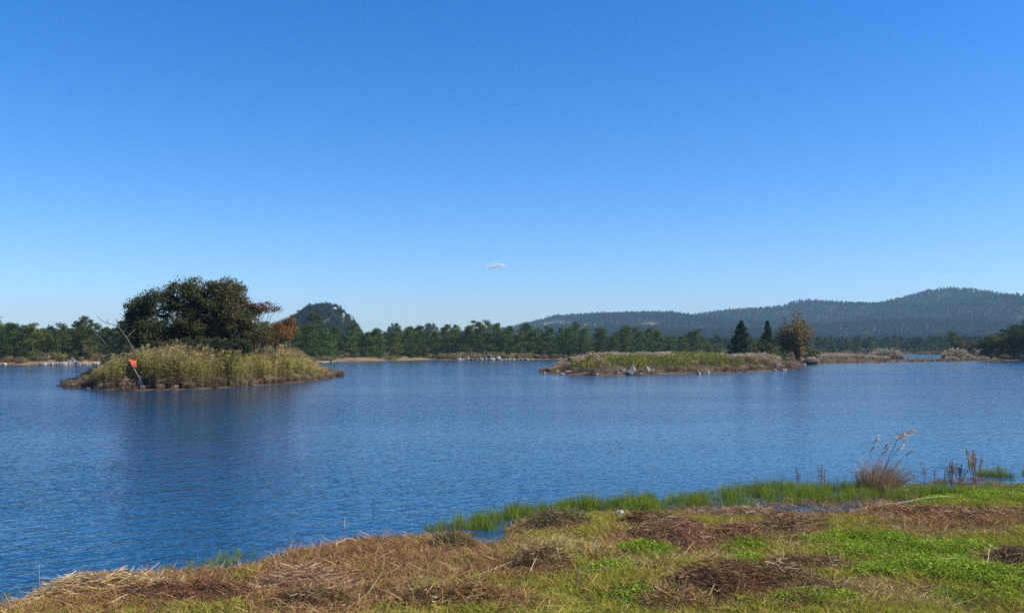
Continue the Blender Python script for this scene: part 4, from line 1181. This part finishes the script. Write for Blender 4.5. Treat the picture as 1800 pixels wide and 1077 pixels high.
X, Y, sd, u = X[k], Y[k], sd[k], u[k]
top_px = np.interp(u, [125, 160, 190, 215, 260, 310, 330, 370, 440, 500, 530, 545, 565, 600], [672, 650, 635, 619, 609, 608, 611, 617, 613, 611, 622, 634, 648, 660])
Z = isle_z(X, Y)
hw = H + (YH - top_px) / F * (Y * .5 + .5 * 88) - Z         # reed height wanted there
sc_ = np.clip(hw / 3.15, .15, 1.2) * np.clip(.80 + .08 * sd, 0, 1) * (.78 + .34 * rng.random(len(X)))
sc_ = sc_ * (1 + .26 * fbm(X, Y, 2.2, 61, 3))
k = (sc_ > .3) & (rng.random(len(X)) < np.clip(.5 + sd * .35, 0, 1))
P = np.stack([X, Y, Z], -1)[k]
scatter('reed_bed', P, REEDS, rng.normal(size=len(P)) * .5, np.stack([.75 + .25 * sc_[k]] * 2 + [sc_[k]], -1), 'tall olive reeds with tan plumes covering the island', 'reeds', 11)
print('reeds', len(P))
n = 5200
X = rng.uniform(-50, -16, n); Y = rng.uniform(76, 132, n); sd = poly_sd(X, Y, isle_poly)
k = (sd > -.25) & (sd < 2.8); X, Y, sd = X[k], Y[k], sd[k]; u = 900 + F * X / Y
P = np.stack([X, Y, isle_z(X, Y) - .05], -1)
s = .2 + .3 * np.clip(sd / 1.5, 0, 1) + .5 * rng.random(len(P)) ** 1.6
open_ = ~((u > 226) & (u < 262) & (Y < 80.9) & (sd > .5))
P, s, X, Y = P[open_], s[open_], X[open_], Y[open_]
dk = fbm(X, Y, 3.5, 6, 3) > .05
for w, ms, lab, nm in ((~dk, DRYG, 'dry tan grass fringing the reed island', 'dry_fringe_grass'), (dk, DARKG, 'purplish brown dead growth fringing the reed island', 'brown_fringe_growth')):
    scatter(nm, P[w], ms, rng.normal(size=w.sum()) * .6, s[w], lab, 'grass', 12)

# vegetation of the spit
def herb_proto(seed, w, h, pal, n=170, size=.2):
    rng = np.random.default_rng(seed)
    cs = np.stack([rng.normal(size=9) * w * .45, rng.normal(size=9) * w * .45, h * (.3 + .55 * rng.random(9))], -1)
    rs = np.tile([w * .38, w * .38, h * .26], (9, 1))
    q, c = leaves(rng, cs, rs, n // 9, size, pal, .5)
    mb = MB(); mb.quads(q, c)
    m_ = 14
    P = np.stack([rng.normal(size=m_) * w * .3, rng.normal(size=m_) * w * .3, np.full(m_, -.1)], -1)
    D = unit(np.stack([rng.normal(size=m_) * .3, rng.normal(size=m_) * .3, np.ones(m_)], -1))
    q, cq = ribbons(P, D, np.full(m_, h * .9), np.full(m_, .03), np.zeros((m_, 3)), unit(np.cross(D, rng.normal(size=(m_, 3)))), 2, .5, pick(rng, [(.16, .10, .06)], m_)); mb.quads(q, cq)
    return mb.mesh('herb_clump', M['broad'])
GREENB = [herb_proto(540 + k, 1.0, 1.5, [(.17, .20, .025), (.22, .24, .03), (.13, .16, .022), (.26, .23, .05)]) for k in range(5)]
OLIVEB = [herb_proto(550 + k, 1.0, 1.3, [(.18, .16, .05), (.22, .17, .06), (.14, .13, .04)]) for k in range(4)]
PLUME = [reed_proto(560 + k, 18, .6, 1.7, True, (.20, .14, .08), (.26, .19, .09), (.36, .27, .15), [(.62, .52, .42), (.7, .62, .52), (.52, .4, .3)], leafn=7, lw=.035) for k in range(5)]
rng = np.random.default_rng(18)
n = 15000
X = rng.uniform(-1, 185, n); Y = rng.uniform(124, 330, n); sd = poly_sd(X, Y, pen_poly)
u = 900 + F * X / Y
k = (sd > .3) & ((sd < 26) | (Y < 230)); X, Y, sd, u = X[k], Y[k], sd[k], u[k]
Z = pen_z(X, Y)
nz = fbm(X, Y, 7, 41, 3); nr = rng.random(len(X))
greenzone = np.exp(-((u - 1130) / 130) ** 2) + .5 * np.exp(-((u - 1250) / 50) ** 2)
front = smooth((sd - .6) / 3)
isgreen = (greenzone * (.5 + .45 * front) + .85 * nz + .25 * (nr - .5)) > .62
isgreen &= ~((Y > 175) & (u < 1180))
plume_z = (np.exp(-((u - 1240) / 130) ** 2) * smooth((sd - 6) / 6) + smooth((u - 1395) / 20)) + .3 * nz > .65
hsc = np.clip(.35 + sd * .16, 0, 1.05) * (1 + .35 * fbm(X, Y, 5, 44, 2))
hsc = hsc * np.where((u > 1565) & (u < 1660), .3, 1)
cover = nr < np.clip(.35 + .5 * (sd / 4), 0, .95)
for w, ms, nm, lab, s in ((isgreen & cover, GREENB, 'green_undergrowth', 'yellow green leafy undergrowth on the front of the spit', 0.9 * hsc * (.7 + .6 * nr)),
                          (~isgreen & plume_z & cover, PLUME, 'plumed_grass', 'pale plumed grass on the spit', 1.0 * np.clip(.3 + sd * .12, 0, .9) * np.where((u > 1562) & (u < 1660), .16, np.where(u > 1395, .8, .95)) * (.7 + .5 * nr)),
                          (~isgreen & ~plume_z & cover & (nz > .0), OLIVEB, 'olive_undergrowth', 'olive brown undergrowth on the spit', 0.9 * hsc * (.6 + .6 * nr)),
                          (~isgreen & ~plume_z & cover & (nz <= .0), DRYG, 'dry_spit_grass', 'dry tan grass on the spit', 1.3 * hsc * (.6 + .6 * nr))):
    P = np.stack([X, Y, Z - .05], -1)[w]
    scatter(nm, P, ms, rng.normal(size=len(P)) * .8, s[w] if hasattr(s, '__len__') else np.full(len(P), s), lab, 'undergrowth' if 'under' in nm else 'grass', 13)
    print(nm, len(P))
# low brown fringe along the waterline of the spit
n = 15000
X = rng.uniform(-2, 185, n); Y = rng.uniform(124, 330, n); sd = poly_sd(X, Y, pen_poly)
k = (sd > -.4) & (sd < 2.5); X, Y = X[k], Y[k]
P = np.stack([X, Y, pen_z(X, Y) - .05], -1)
scatter('spit_fringe_grass', P, DARKG + DRYG[:2], rng.normal(size=len(P)), .35 + .5 * rng.random(len(P)), 'brown grass fringe along the waterline of the spit', 'grass', 14)
# two big plumed tussocks by the inner bay
def tussock(x, Y, wid, hgt, label, seed):
    X = (x - 900) / F * Y; Z = max(gz(pen_z, X, Y), .1)
    rg = np.random.default_rng(seed); mb = MB()
    root = link('plumed_tussock', None, None, (X, Y, Z)); tag(root, label, 'tussock', 'plumed tussocks by the inner bay')
    n = 900
    r = np.sqrt(rg.random(n)) ; th = rg.random(n) * 6.283
    P = np.stack([r * np.cos(th) * wid, r * np.sin(th) * wid * .6, np.full(n, -.1)], -1)
    hh = hgt * np.clip(1.05 - .6 * r ** 2, .2, 1) * (.7 + .35 * rg.random(n))
    D = unit(np.stack([P[:, 0] * .10 + rg.normal(size=n) * .12, rg.normal(size=n) * .15, np.ones(n)], -1))
    c0 = pick(rg, [(.16, .10, .07), (.12, .10, .04), (.2, .14, .08)], n); c1 = pick(rg, [(.22, .18, .06), (.28, .2, .1), (.17, .16, .05)], n)
    q, cq = ribbons(P, D, hh, .05 + .05 * rg.random(n), rg.normal(size=(n, 3)) * .12, unit(np.cross(D, rg.normal(size=(n, 3)))), 3, .3, c0, c1); mb.quads(q, cq)
    mb.build('blades', M['reed'], root)
    mb = MB(); w = np.where(rg.random(n) < .22)[0]
    i = np.repeat(w, 6); m_ = len(i)
    p = P[i] + D[i] * hh[i][:, None] * (.93 + .1 * rg.random(m_))[:, None]
    d = unit(np.stack([.3 + rg.normal(size=m_) * .4, rg.normal(size=m_) * .4, np.ones(m_)], -1))
    q, cq = ribbons(p, d, .35 + .25 * rg.random(m_), np.full(m_, .10), np.stack([np.full(m_, .3), np.zeros(m_), np.full(m_, -.4)], -1), unit(np.cross(d, rg.normal(size=(m_, 3)))), 2, .2, pick(rg, [(.66, .55, .42), (.72, .62, .5)], m_)); mb.quads(q, cq)
    mb.build('plumes', M['dry'], root)
tussock(1556, 284, 5.2, 3.6, 'broad plumed tussock on the spit left of the inner bay opening', 71)
tussock(1678, 288, 4.0, 3.6, 'browner plumed tussock on the spit right of the inner bay opening', 72)
tussock(1424, 216, 1.6, 1.6, 'small dark tussock at the shore right of the autumn tree', 73)

# low growth along the bare bank of the far shore
seg = np.array(far_line); seg = seg[(900 + F * seg[:, 0] / seg[:, 1] > -250) & (900 + F * seg[:, 0] / seg[:, 1] < 2150)]
ln = np.linalg.norm(np.diff(seg, axis=0), axis=1); cum = np.concatenate([[0], np.cumsum(ln)])
n = 15000
t = rng.random(n) * cum[-1]; X = np.interp(t, cum, seg[:, 0]) + rng.normal(size=n) * 3; Y = np.interp(t, cum, seg[:, 1]) + rng.uniform(-2, 13, n)
sd = poly_sd(X, Y, far_poly); u = 900 + F * X / Y
k = (sd > .2) & (sd < 11) & (fbm(X, Y, 9, 3, 3) > np.where((u > 545) & (u < 770), .05, -.5)) & ~((u > 50) & (u < 190) & (sd < 3.5)); X, Y = X[k], Y[k]
P = np.stack([X, Y, far_z(X, Y) - .05], -1)
scatter('far_bank_grass', P, DRYG[:3] + OLIVEB + GREENB[:1] + DARKG, rng.normal(size=len(P)), .5 + .8 * rng.random(len(P)), 'dry grass along the bare bank of the far shore', 'grass', 15)

# ------------------------------------------------------------------ flag and marker post on the reed island
def flag():
    Y = 80.5
    b = at(247, 676, Y); z0 = gz(isle_z, b.x, Y)
    root = link('flag', None, None, (b.x, Y, z0)); tag(root, 'small red flag on a leaning white pole in front of the reeds', 'flag')
    o = Vector((b.x, Y, z0))
    base = at(245, 664, Y) - o; tip = at(226.5, 631, Y) - o
    foot = base + (base - tip) * .5; foot.z = max(foot.z, -.3)
    pm = MB(); pm.tube([foot, base, (base + tip) / 2, tip], [.018, .018, .017, .015], 8)
    pm.build('pole', plain_mat('white_pole', (.72, .66, .6)), root)
    A = at(227.5, 632, Y) - o; Bv = at(234.5, 645, Y) - o; C = at(241, 645.5, Y + .4) - o; Dv = at(239.5, 633, Y + .5) - o
    nu, nv = 15, 13
    v = []
    for j in range(nv):
        for i in range(nu):
            s, t = i / (nu - 1), j / (nv - 1)
            p = (A * (1 - s) + Dv * s) * (1 - t) + (Bv * (1 - s) + C * s) * t
            p = p + Vector((0, -.02 - .05 * math.sin(6.5 * s + 2.2 * t) * s - .04 * math.sin(5 * t + 3 * s) * s, -.05 * s * (1 - t) * math.sin(3.1 * s)))
            v.append(p)
    f = [(j * nu + i, j * nu + i + 1, (j + 1) * nu + i + 1, (j + 1) * nu + i) for j in range(nv - 1) for i in range(nu - 1)]
    # torn hole in the cloth
    hole = {(6, 6), (7, 6), (8, 6), (9, 7), (8, 7), (7, 7), (10, 7), (5, 5), (6, 5)}
    f = [q for k, q in enumerate(f) if (k % (nu - 1), k // (nu - 1)) not in hole]
    cm = MB(); cm.add([tuple(p) for p in v], f, (1, 1, 1), 0, True)
    cm.build('cloth', plain_mat('red_cloth', (.95, .13, .07), .8, .45), root)
flag()
def post():
    Y = 80.9
    b = at(247, 678, Y); z0 = gz(isle_z, b.x, Y)
    root = link('marker_post', None, None, (b.x, Y, z0 - .1)); tag(root, 'white marker post with a dark box below the red flag', 'post')
    wm = plain_mat('white_paint', (.6, .6, .58)); dm = plain_mat('dark_plastic', (.03, .035, .045)); gm = plain_mat('grey_board', (.42, .36, .34))
    h = at(247, 660, Y).z - z0 + .1
    m_ = MB(); m_.tube([(0, 0, -.2), (0, 0, h * .5), (0, 0, h)], [.045, .045, .042], 8); m_.build('pole', wm, root)
    import bmesh
    def box(nm, c, s, mat, par):
        bm = bmesh.new(); bmesh.ops.create_cube(bm, size=1)
        for vv in bm.verts: vv.co = Vector((vv.co.x * s[0], vv.co.y * s[1], vv.co.z * s[2]))
        bmesh.ops.bevel(bm, geom=bm.edges[:], offset=min(s) * .15, segments=2, affect='EDGES')
        me = bpy.data.meshes.new(nm); bm.to_mesh(me); bm.free(); me.materials.append(mat)
        return link(nm, me, par, c)
    bx_ = box('dark_box', (-.14, -.03, h * .88), (.17, .13, .15), dm, root)
    box('lid', (0, 0, .10), (.19, .15, .03), wm, bx_)
    box('board', (-.16, .02, h * .5), (.2, .04, .42), gm, root)
    box('lamp', (.02, 0, h + .30), (.08, .08, .09), wm, root)
    m_ = MB(); m_.tube([(.02, 0, h - .02), (.02, 0, h + .3)], [.012, .012], 6); m_.build('rod', dm, root)
post()

# ------------------------------------------------------------------ near shore plants standing out
def plumed_clump():
    p = W(1540, 862); z0 = max(gz(near_z, p.x, p.y), 0)
    root = link('miscanthus_tuft', None, None, (p.x, p.y, z0)); tag(root, 'tall dry tussock with wind blown silvery plumes at the water edge', 'tussock')
    rg = np.random.default_rng(91); n = 1000
    r = np.sqrt(rg.random(n)); th = rg.random(n) * 6.283
    P = np.stack([r * np.cos(th) * .45, r * np.sin(th) * .35, np.full(n, -.05)], -1)
    D = unit(np.stack([.30 + P[:, 0] * .7 + rg.normal(size=n) * .22, rg.normal(size=n) * .25, np.ones(n)], -1))
    hh = .45 + .75 * rg.random(n) * (1 - .4 * r)
    B = np.stack([.12 + rg.normal(size=n) * .16, rg.normal(size=n) * .14, -.05 - .18 * rg.random(n)], -1)
    c0 = pick(rg, [(.24, .14, .075), (.32, .2, .1), (.14, .1, .05)], n); c1 = pick(rg, [(.38, .25, .16), (.46, .33, .2), (.27, .21, .08)], n)
    q, cq = ribbons(P, D, hh, .007 + .007 * rg.random(n), B, unit(np.cross(D, rg.normal(size=(n, 3)))), 4, .2, c0, c1)
    mb = MB(); mb.quads(q, cq)
    # bent over pale blades at the foot
    m_ = 90
    P = np.stack([rg.normal(size=m_) * .3 + .2, rg.normal(size=m_) * .25, np.full(m_, .05)], -1)
    D = unit(np.stack([.6 + rg.normal(size=m_) * .8, rg.normal(size=m_) * .5 - .3, .5 + .4 * rg.random(m_)], -1))
    q, cq = ribbons(P, D, .4 + .5 * rg.random(m_), np.full(m_, .012), np.stack([rg.normal(size=m_) * .2, np.zeros(m_), np.full(m_, -.9)], -1), unit(np.cross(D, rg.normal(size=(m_, 3)))), 5, .3, pick(rg, [(.5, .38, .22), (.4, .28, .16)], m_)); mb.quads(q, cq)
    mb.build('blades', M['dry'], root)
    o = Vector((p.x, p.y, z0))
    stems = [((1547, 842), (1583, 765), (1606, 756), 1.0), ((1550, 842), (1580, 772), (1596, 762), .9), ((1540, 842), (1562, 770), (1583, 762), .6), ((1533, 842), (1549, 790), (1556, 778), .5), ((1528, 842), (1535, 782), (1543, 766), .6),
             ((1545, 842), (1571, 790), (1578, 780), .5), ((1522, 845), (1528, 795), (1534, 784), .5), ((1552, 845), (1588, 800), (1600, 790), .35), ((1538, 845), (1553, 800), (1563, 786), .45)]
    for k, (a, b, c, big) in enumerate(stems):
        A, Bv, C = [at(x, y, p.y) - o for x, y in (a, b, c)]
        dy = rg.normal() * .15
        Bv.y += dy; C.y += dy * 1.3
        sm = MB(); sm.tube(np.array([A, A * .5 + Bv * .5 + Vector((-.02, 0, .01)), Bv, Bv * .5 + C * .5 + Vector((0, 0, .01)), C]), [.006, .005, .004, .003, .002], 5, (.26, .18, .12)); st = sm.build('stem', M['dry'], root)
        m_ = int(70 + 150 * big)
        t = rg.random((m_, 1))
        q0 = np.array(Bv) * (1 - t) + np.array(C) * t + np.array([0, 0, .01])
        d = unit(np.array(C - Bv)[None, :] / max((C - Bv).length, .01) + rg.normal(size=(m_, 3)) * .35)
        q, cq = ribbons(q0, d, (.05 + .09 * rg.random(m_)) * (.6 + .5 * big), np.full(m_, .009), np.stack([np.full(m_, .2), np.zeros(m_), np.full(m_, -.5)], -1), unit(np.cross(d, rg.normal(size=(m_, 3)))), 2, .2, pick(rg, [(.70, .62, .55), (.82, .76, .70), (.55, .45, .38)], m_))
        pm = MB(); pm.quads(q, cq); pm.build('plume', M['dry'], st)
plumed_clump()

def weed_proto(seed, h, branches, seedn, sp=.18):
    rg = np.random.default_rng(seed); st = MB(); hd = MB()
    for k in range(branches):
        az = k * 2.4 + rg.random(); tip = np.array([math.cos(az) * sp * rg.random() + .06, math.sin(az) * sp * rg.random(), h * (.7 + .3 * rg.random())])
        p = limb(rg, (rg.normal() * .03, rg.normal() * .03, -.05), tip, 5, .05)
        st.tube(p, np.linspace(.007, .003, 5), 5, (.26, .15, .11))
        t = rg.random((seedn, 1)) ** .7
        i = (t[:, 0] * 2.2 + 1.8).clip(0, 3.99); a = i.astype(int); q0 = p[a] + (p[a + 1] - p[a]) * (i - a)[:, None]
        d = unit(np.stack([rg.normal(size=seedn) * .6, rg.normal(size=seedn) * .6, np.ones(seedn)], -1))
        q, cq = ribbons(q0, d, .03 + .04 * rg.random(seedn), np.full(seedn, .014), np.zeros((seedn, 3)), unit(np.cross(d, rg.normal(size=(seedn, 3)))), 1, .5, pick(rg, [(.34, .22, .16), (.42, .30, .2), (.24, .15, .11), (.26, .22, .08)], seedn)); hd.quads(q, cq)
    return st.mesh('weed_stem', M['dry']), hd.mesh('seed_heads', M['dry'])
WEEDS = [weed_proto(700 + k, 1.0, 3 + 2 * (k % 2), 46) for k in range(4)]
BIGW = weed_proto(710, 1.0, 15, 70, .5)
THINW = [weed_proto(720 + k, 1.0, 1, 26, .08) for k in range(3)]
def put_weed(x, y, h_px, pr, label, group, rz=0, sw=1.0):
    p = W(x, y); z0 = max(gz(near_z, p.x, p.y), -.05)
    h = h_px / F * p.y
    o = link('dried_weed', None, None, (p.x, p.y, z0), rz, (h * sw, h * sw, h)); tag(o, label, 'weed', group)
    link('stems', pr[0], o); link('seed_heads', pr[1], o)
put_weed(1712, 852, 66, BIGW, 'tallest bushy dried weed at the water edge on the right', None, .4, .75)
put_weed(1690, 852, 42, BIGW, 'shorter bushy dried weed just left of the tallest one', None, 2.2, .9)
put_weed(1672, 852, 46, BIGW, 'spreading brown weed left of the two tall bushy weeds', None, 3.9, .75)
for k, (x, y, h) in enumerate([(1605, 852, 26), (1625, 850, 40), (1634, 852, 24), (1644, 851, 34), (1650, 853, 20), (1660, 852, 30), (1613, 853, 18), (1728, 852, 24)]):
    put_weed(x, y, h, WEEDS[k % 4], 'small dried weed between the plumed tussock and the bushy weeds', 'small weeds at the right water edge', k * 1.3)
for k, (x, y, h) in enumerate([(1327, 862, 34), (1402, 860, 40), (1443, 858, 42), (1447, 862, 50), (1420, 862, 30), (1376, 862, 28), (1484, 860, 34), (1360, 862, 26), (1508, 860, 30)]):
    put_weed(x, y, h, (WEEDS + THINW)[k % 7], 'thin dried weed stalk rising from the sedge left of the plumed tussock', 'weed stalks in the sedge', k)
for k, (x, y, h) in enumerate([(605, 952, 40), (512, 976, 44), (505, 978, 30), (476, 984, 26), (742, 940, 36), (640, 950, 28), (668, 948, 20), (318, 1006, 44), (346, 1004, 36), (880, 936, 36), (560, 962, 22), (531, 970, 24), (820, 940, 30)]):
    put_weed(x, y, h, THINW[k % 3], 'thin reddish stalk standing at the water edge of the lower left bank', 'reddish stalks at the lower left water edge', k, .8)

def stick(pts, r, label, col=(.55, .43, .27), name='fallen_stalk', z=.05, group=None):
    P = []
    for x, y, dz in pts:
        p = W(x, y, .2); zz = gz(near_z, p.x, p.y); p = W(x, y, max(zz, 0)); P.append((p.x, p.y, max(gz(near_z, p.x, p.y), 0) + dz))
    P = np.array(P); c = P[0].copy(); mb = MB()
    t = np.linspace(0, len(P) - 1, 4 * (len(P) - 1) + 1); Q = np.stack([np.interp(t, np.arange(len(P)), P[:, k]) for k in range(3)], -1)
    rg = np.random.default_rng(int(pts[0][0])); Q[1:-1] += rg.normal(size=(len(Q) - 2, 3)) * r * .6
    r *= .72
    mb.tube(Q - c, np.linspace(r, r * .55, len(Q)), 6, col)
    tag(mb.build(name, M['dry'], None, tuple(c)), label, 'stalk', group)
stick([(932, 1012, .06), (955, 986, .30)], .010, 'pale stick leaning over the small dark stalk heap')
stick([(830, 1018, .05), (900, 998, .10)], .009, 'straight straw stalk lying left of the small dark heap')
stick([(600, 1070, .05), (640, 1052, .12), (672, 1040, .16)], .010, 'pale stalk lying across the small puddle at the bottom', z=.06)
stick([(640, 1066, .04), (668, 1050, .10)], .009, 'second pale stalk crossing the small puddle at the bottom')
stick([(590, 966, .10), (612, 958, .14), (632, 953, .05)], .012, 'bleached stalk lying on the bank edge below the white float stem')
stick([(1540, 893, .06), (1590, 886, .10), (1640, 882, .12), (1690, 887, .08), (1702, 892, .05)], .012, 'long bleached driftwood branch behind the wet strip', (.46, .36, .28), 'driftwood_branch')
stick([(1460, 905, .05), (1510, 895, .08), (1560, 890, .10)], .010, 'thin grey driftwood branch left of the long bleached one', (.36, .27, .22), 'driftwood_branch')
stick([(2, 1072, .04), (48, 1060, .06), (110, 1042, .14)], .012, 'straw stalk trailing into the water at the lower left corner')
stick([(100, 1036, .12), (120, 1030, .24)], .012, 'short pale stalk poking up from the straw heap')
stick([(190, 1068, .05), (240, 1048, .10), (270, 1040, .12)], .012, 'pale stalk sloping across the brown heap at lower left')
stick([(1105, 922, .05), (1140, 912, .10)], .012, 'pale stick below the white scrap on the bank')
stick([(1360, 1003, .05), (1372, 996, .08)], .009, 'short straw stalk lying on the lawn right of centre')
stick([(1368, 1017, .04), (1388, 1006, .06)], .009, 'straw stalk lying by the low dark strip on the lawn')
stick([(1240, 1062, .05), (1258, 1042, .14)], .010, 'stalk standing out of the big brown heap at the bottom')
stick([(1408, 1040, .06), (1432, 1024, .14)], .010, 'pale stalk on the darker bottom heap')
stick([(1735, 1000, .05), (1742, 983, .22)], .010, 'bent straw stem standing in the lush grass at right')
stick([(1200, 978, .04), (1220, 962, .10)], .010, 'pale stalk at the left foot of the large dark heap')
stick([(70, 1052, 0), (69, 1051, .3), (67, 1050, .5), (70, 1049, .53)], .005, 'tall thin straw stem bent at the top above the water at lower left', (.5, .36, .3))
stick([(69, 1051, .33), (112, 1044, .25)], .006, 'reddish straw stem lying level across the tall bent stem', (.45, .26, .2))
stick([(254, 1018, .02), (255, 1017, .14), (261, 1017, .22), (266, 1017, .21)], .005, 'thin straw stem curling over at the end of the straw heap')

def twig_fork():
    p = W(1015, 1030, .3); z0 = gz(near_z, p.x, p.y)
    root = link('broken_weed', None, None, (p.x, p.y, z0)); tag(root, 'broken brown weed with forked stems sticking up from the lawn', 'weed')
    rg = np.random.default_rng(5)
    for k, (dx, dy, dz) in enumerate([(-.23, .1, .22), (.0, .0, .30), (.16, .05, .22), (.10, -.2, .05), (.02, .05, .22)]):
        mb = MB(); mb.tube(limb(rg, (0, 0, -.02), (dx, dy, dz), 5, .05), np.linspace(.009, .005, 5), 6, (.22, .14, .09)); mb.build('stem', M['dry'], root)
twig_fork()
def scrap():
    p = W(1091, 904, .15); z0 = gz(near_z, p.x, p.y)
    rg = np.random.default_rng(3)
    nu = 7; v = []
    for j in range(nu):
        for i in range(nu):
            v.append(((i / (nu - 1) - .5) * .13, (j / (nu - 1) - .5) * .11, .07 + .05 * rg.random() + .05 * math.sin(i * 1.3) * math.cos(j)))
    f = [(j * nu + i, j * nu + i + 1, (j + 1) * nu + i + 1, (j + 1) * nu + i) for j in range(nu - 1) for i in range(nu - 1)]
    mb = MB(); mb.add(v, f, (1, 1, 1)); tag(mb.build('white_scrap', plain_mat('white_litter', (.62, .58, .54)), None, (p.x, p.y, z0)), 'crumpled white scrap lying at the edge of the bank', 'litter')
    p = W(605, 926); mb = MB(); mb.tube([(0, 0, -.15), (.005, 0, .08), (.012, 0, .2)], [.006, .008, .004], 6, (1, 1, 1))
    tag(mb.build('float_stem', plain_mat('pale_stem', (.55, .48, .45)), None, p), 'pale upright stem standing in the water off the lower left bank', 'stem')
    p = W(659, 899); mb = MB(); mb.tube([(-.06, 0, -.05), (-.03, 0, .05), (.01, 0, .09), (.05, 0, .07)], [.010, .010, .008, .004], 6, (.2, .15, .12))
    tag(mb.build('water_twig', M['bark'], None, p), 'dark curved twig sticking out of the open water', 'twig')
scrap()

# ------------------------------------------------------------------ cloud and haze
def cloud():
    c = at(870, 468.5, 9000.0)
    mb = MB(); rg = np.random.default_rng(4)
    import bmesh
    bm = bmesh.new()
    for (dx, dz, r) in [(-42, 2, 16), (-20, 6, 20), (4, 8, 20), (28, 4, 20), (46, -2, 14), (-8, -4, 14), (34, -8, 12), (-34, -10, 12), (-52, 0, 10), (14, 0, 15), (-26, -2, 15), (40, 6, 13)]:
        t = bmesh.ops.create_icosphere(bm, subdivisions=3, radius=r)
        for v in t['verts']: v.co = Vector((v.co.x * 1.25 + dx, v.co.y + rg.normal() * 0, v.co.z * .62 + dz))
    me = bpy.data.meshes.new('cloud'); bm.to_mesh(me); bm.free()
    m, nt, out = nodes_mat('cloud_vapour'); N, L = nt.nodes.new, nt.links.new
    tc = N('ShaderNodeTexCoord'); no = N('ShaderNodeTexNoise'); no.inputs['Scale'].default_value = .045; no.inputs['Detail'].default_value = 5
    L(tc.outputs['Object'], no.inputs['Vector'])
    mr = N('ShaderNodeMapRange'); mr.inputs[1].default_value = .38; mr.inputs[2].default_value = .72; mr.inputs[3].default_value = 0; mr.inputs[4].default_value = .5
    L(no.outputs['Fac'], mr.inputs[0])
    d = N('ShaderNodeBsdfDiffuse'); d.inputs['Color'].default_value = (.9, .9, .9, 1); tl = N('ShaderNodeBsdfTranslucent'); tl.inputs['Color'].default_value = (.9, .9, .9, 1)
    ad = N('ShaderNodeMixShader'); ad.inputs[0].default_value = .5; L(d.outputs[0], ad.inputs[1]); L(tl.outputs[0], ad.inputs[2])
    tr = N('ShaderNodeBsdfTransparent'); mx = N('ShaderNodeMixShader'); L(mr.outputs[0], mx.inputs[0]); L(tr.outputs[0], mx.inputs[1]); L(ad.outputs[0], mx.inputs[2])
    L(mx.outputs[0], out.inputs['Surface'])
    me.materials.append(m)
    o = link('cloud', me, None, c, 0, 1.73); tag(o, 'single small wispy cloud in the clear sky', 'cloud')
cloud()

def haze():
    import bmesh
    x0, x1, y0, y1, z0, z1 = -6100, 6100, -6100, 5000, -4.0, 260
    bm = bmesh.new(); bmesh.ops.create_cube(bm, size=1)
    for v in bm.verts: v.co = Vector((x0 if v.co.x < 0 else x1, y0 if v.co.y < 0 else y1, z0 if v.co.z < 0 else z1))
    me = bpy.data.meshes.new('haze'); bm.to_mesh(me); bm.free()
    m, nt, out = nodes_mat('haze_air'); N, L = nt.nodes.new, nt.links.new
    pv = N('ShaderNodeVolumePrincipled'); pv.inputs['Color'].default_value = (.42, .72, 1.0, 1); pv.inputs['Density'].default_value = .000105; pv.inputs['Anisotropy'].default_value = .0
    L(pv.outputs[0], out.inputs['Volume'])
    me.materials.append(m)
    tag(link('haze', me), 'thin blue haze over the lake', 'haze', kind='stuff')
haze()
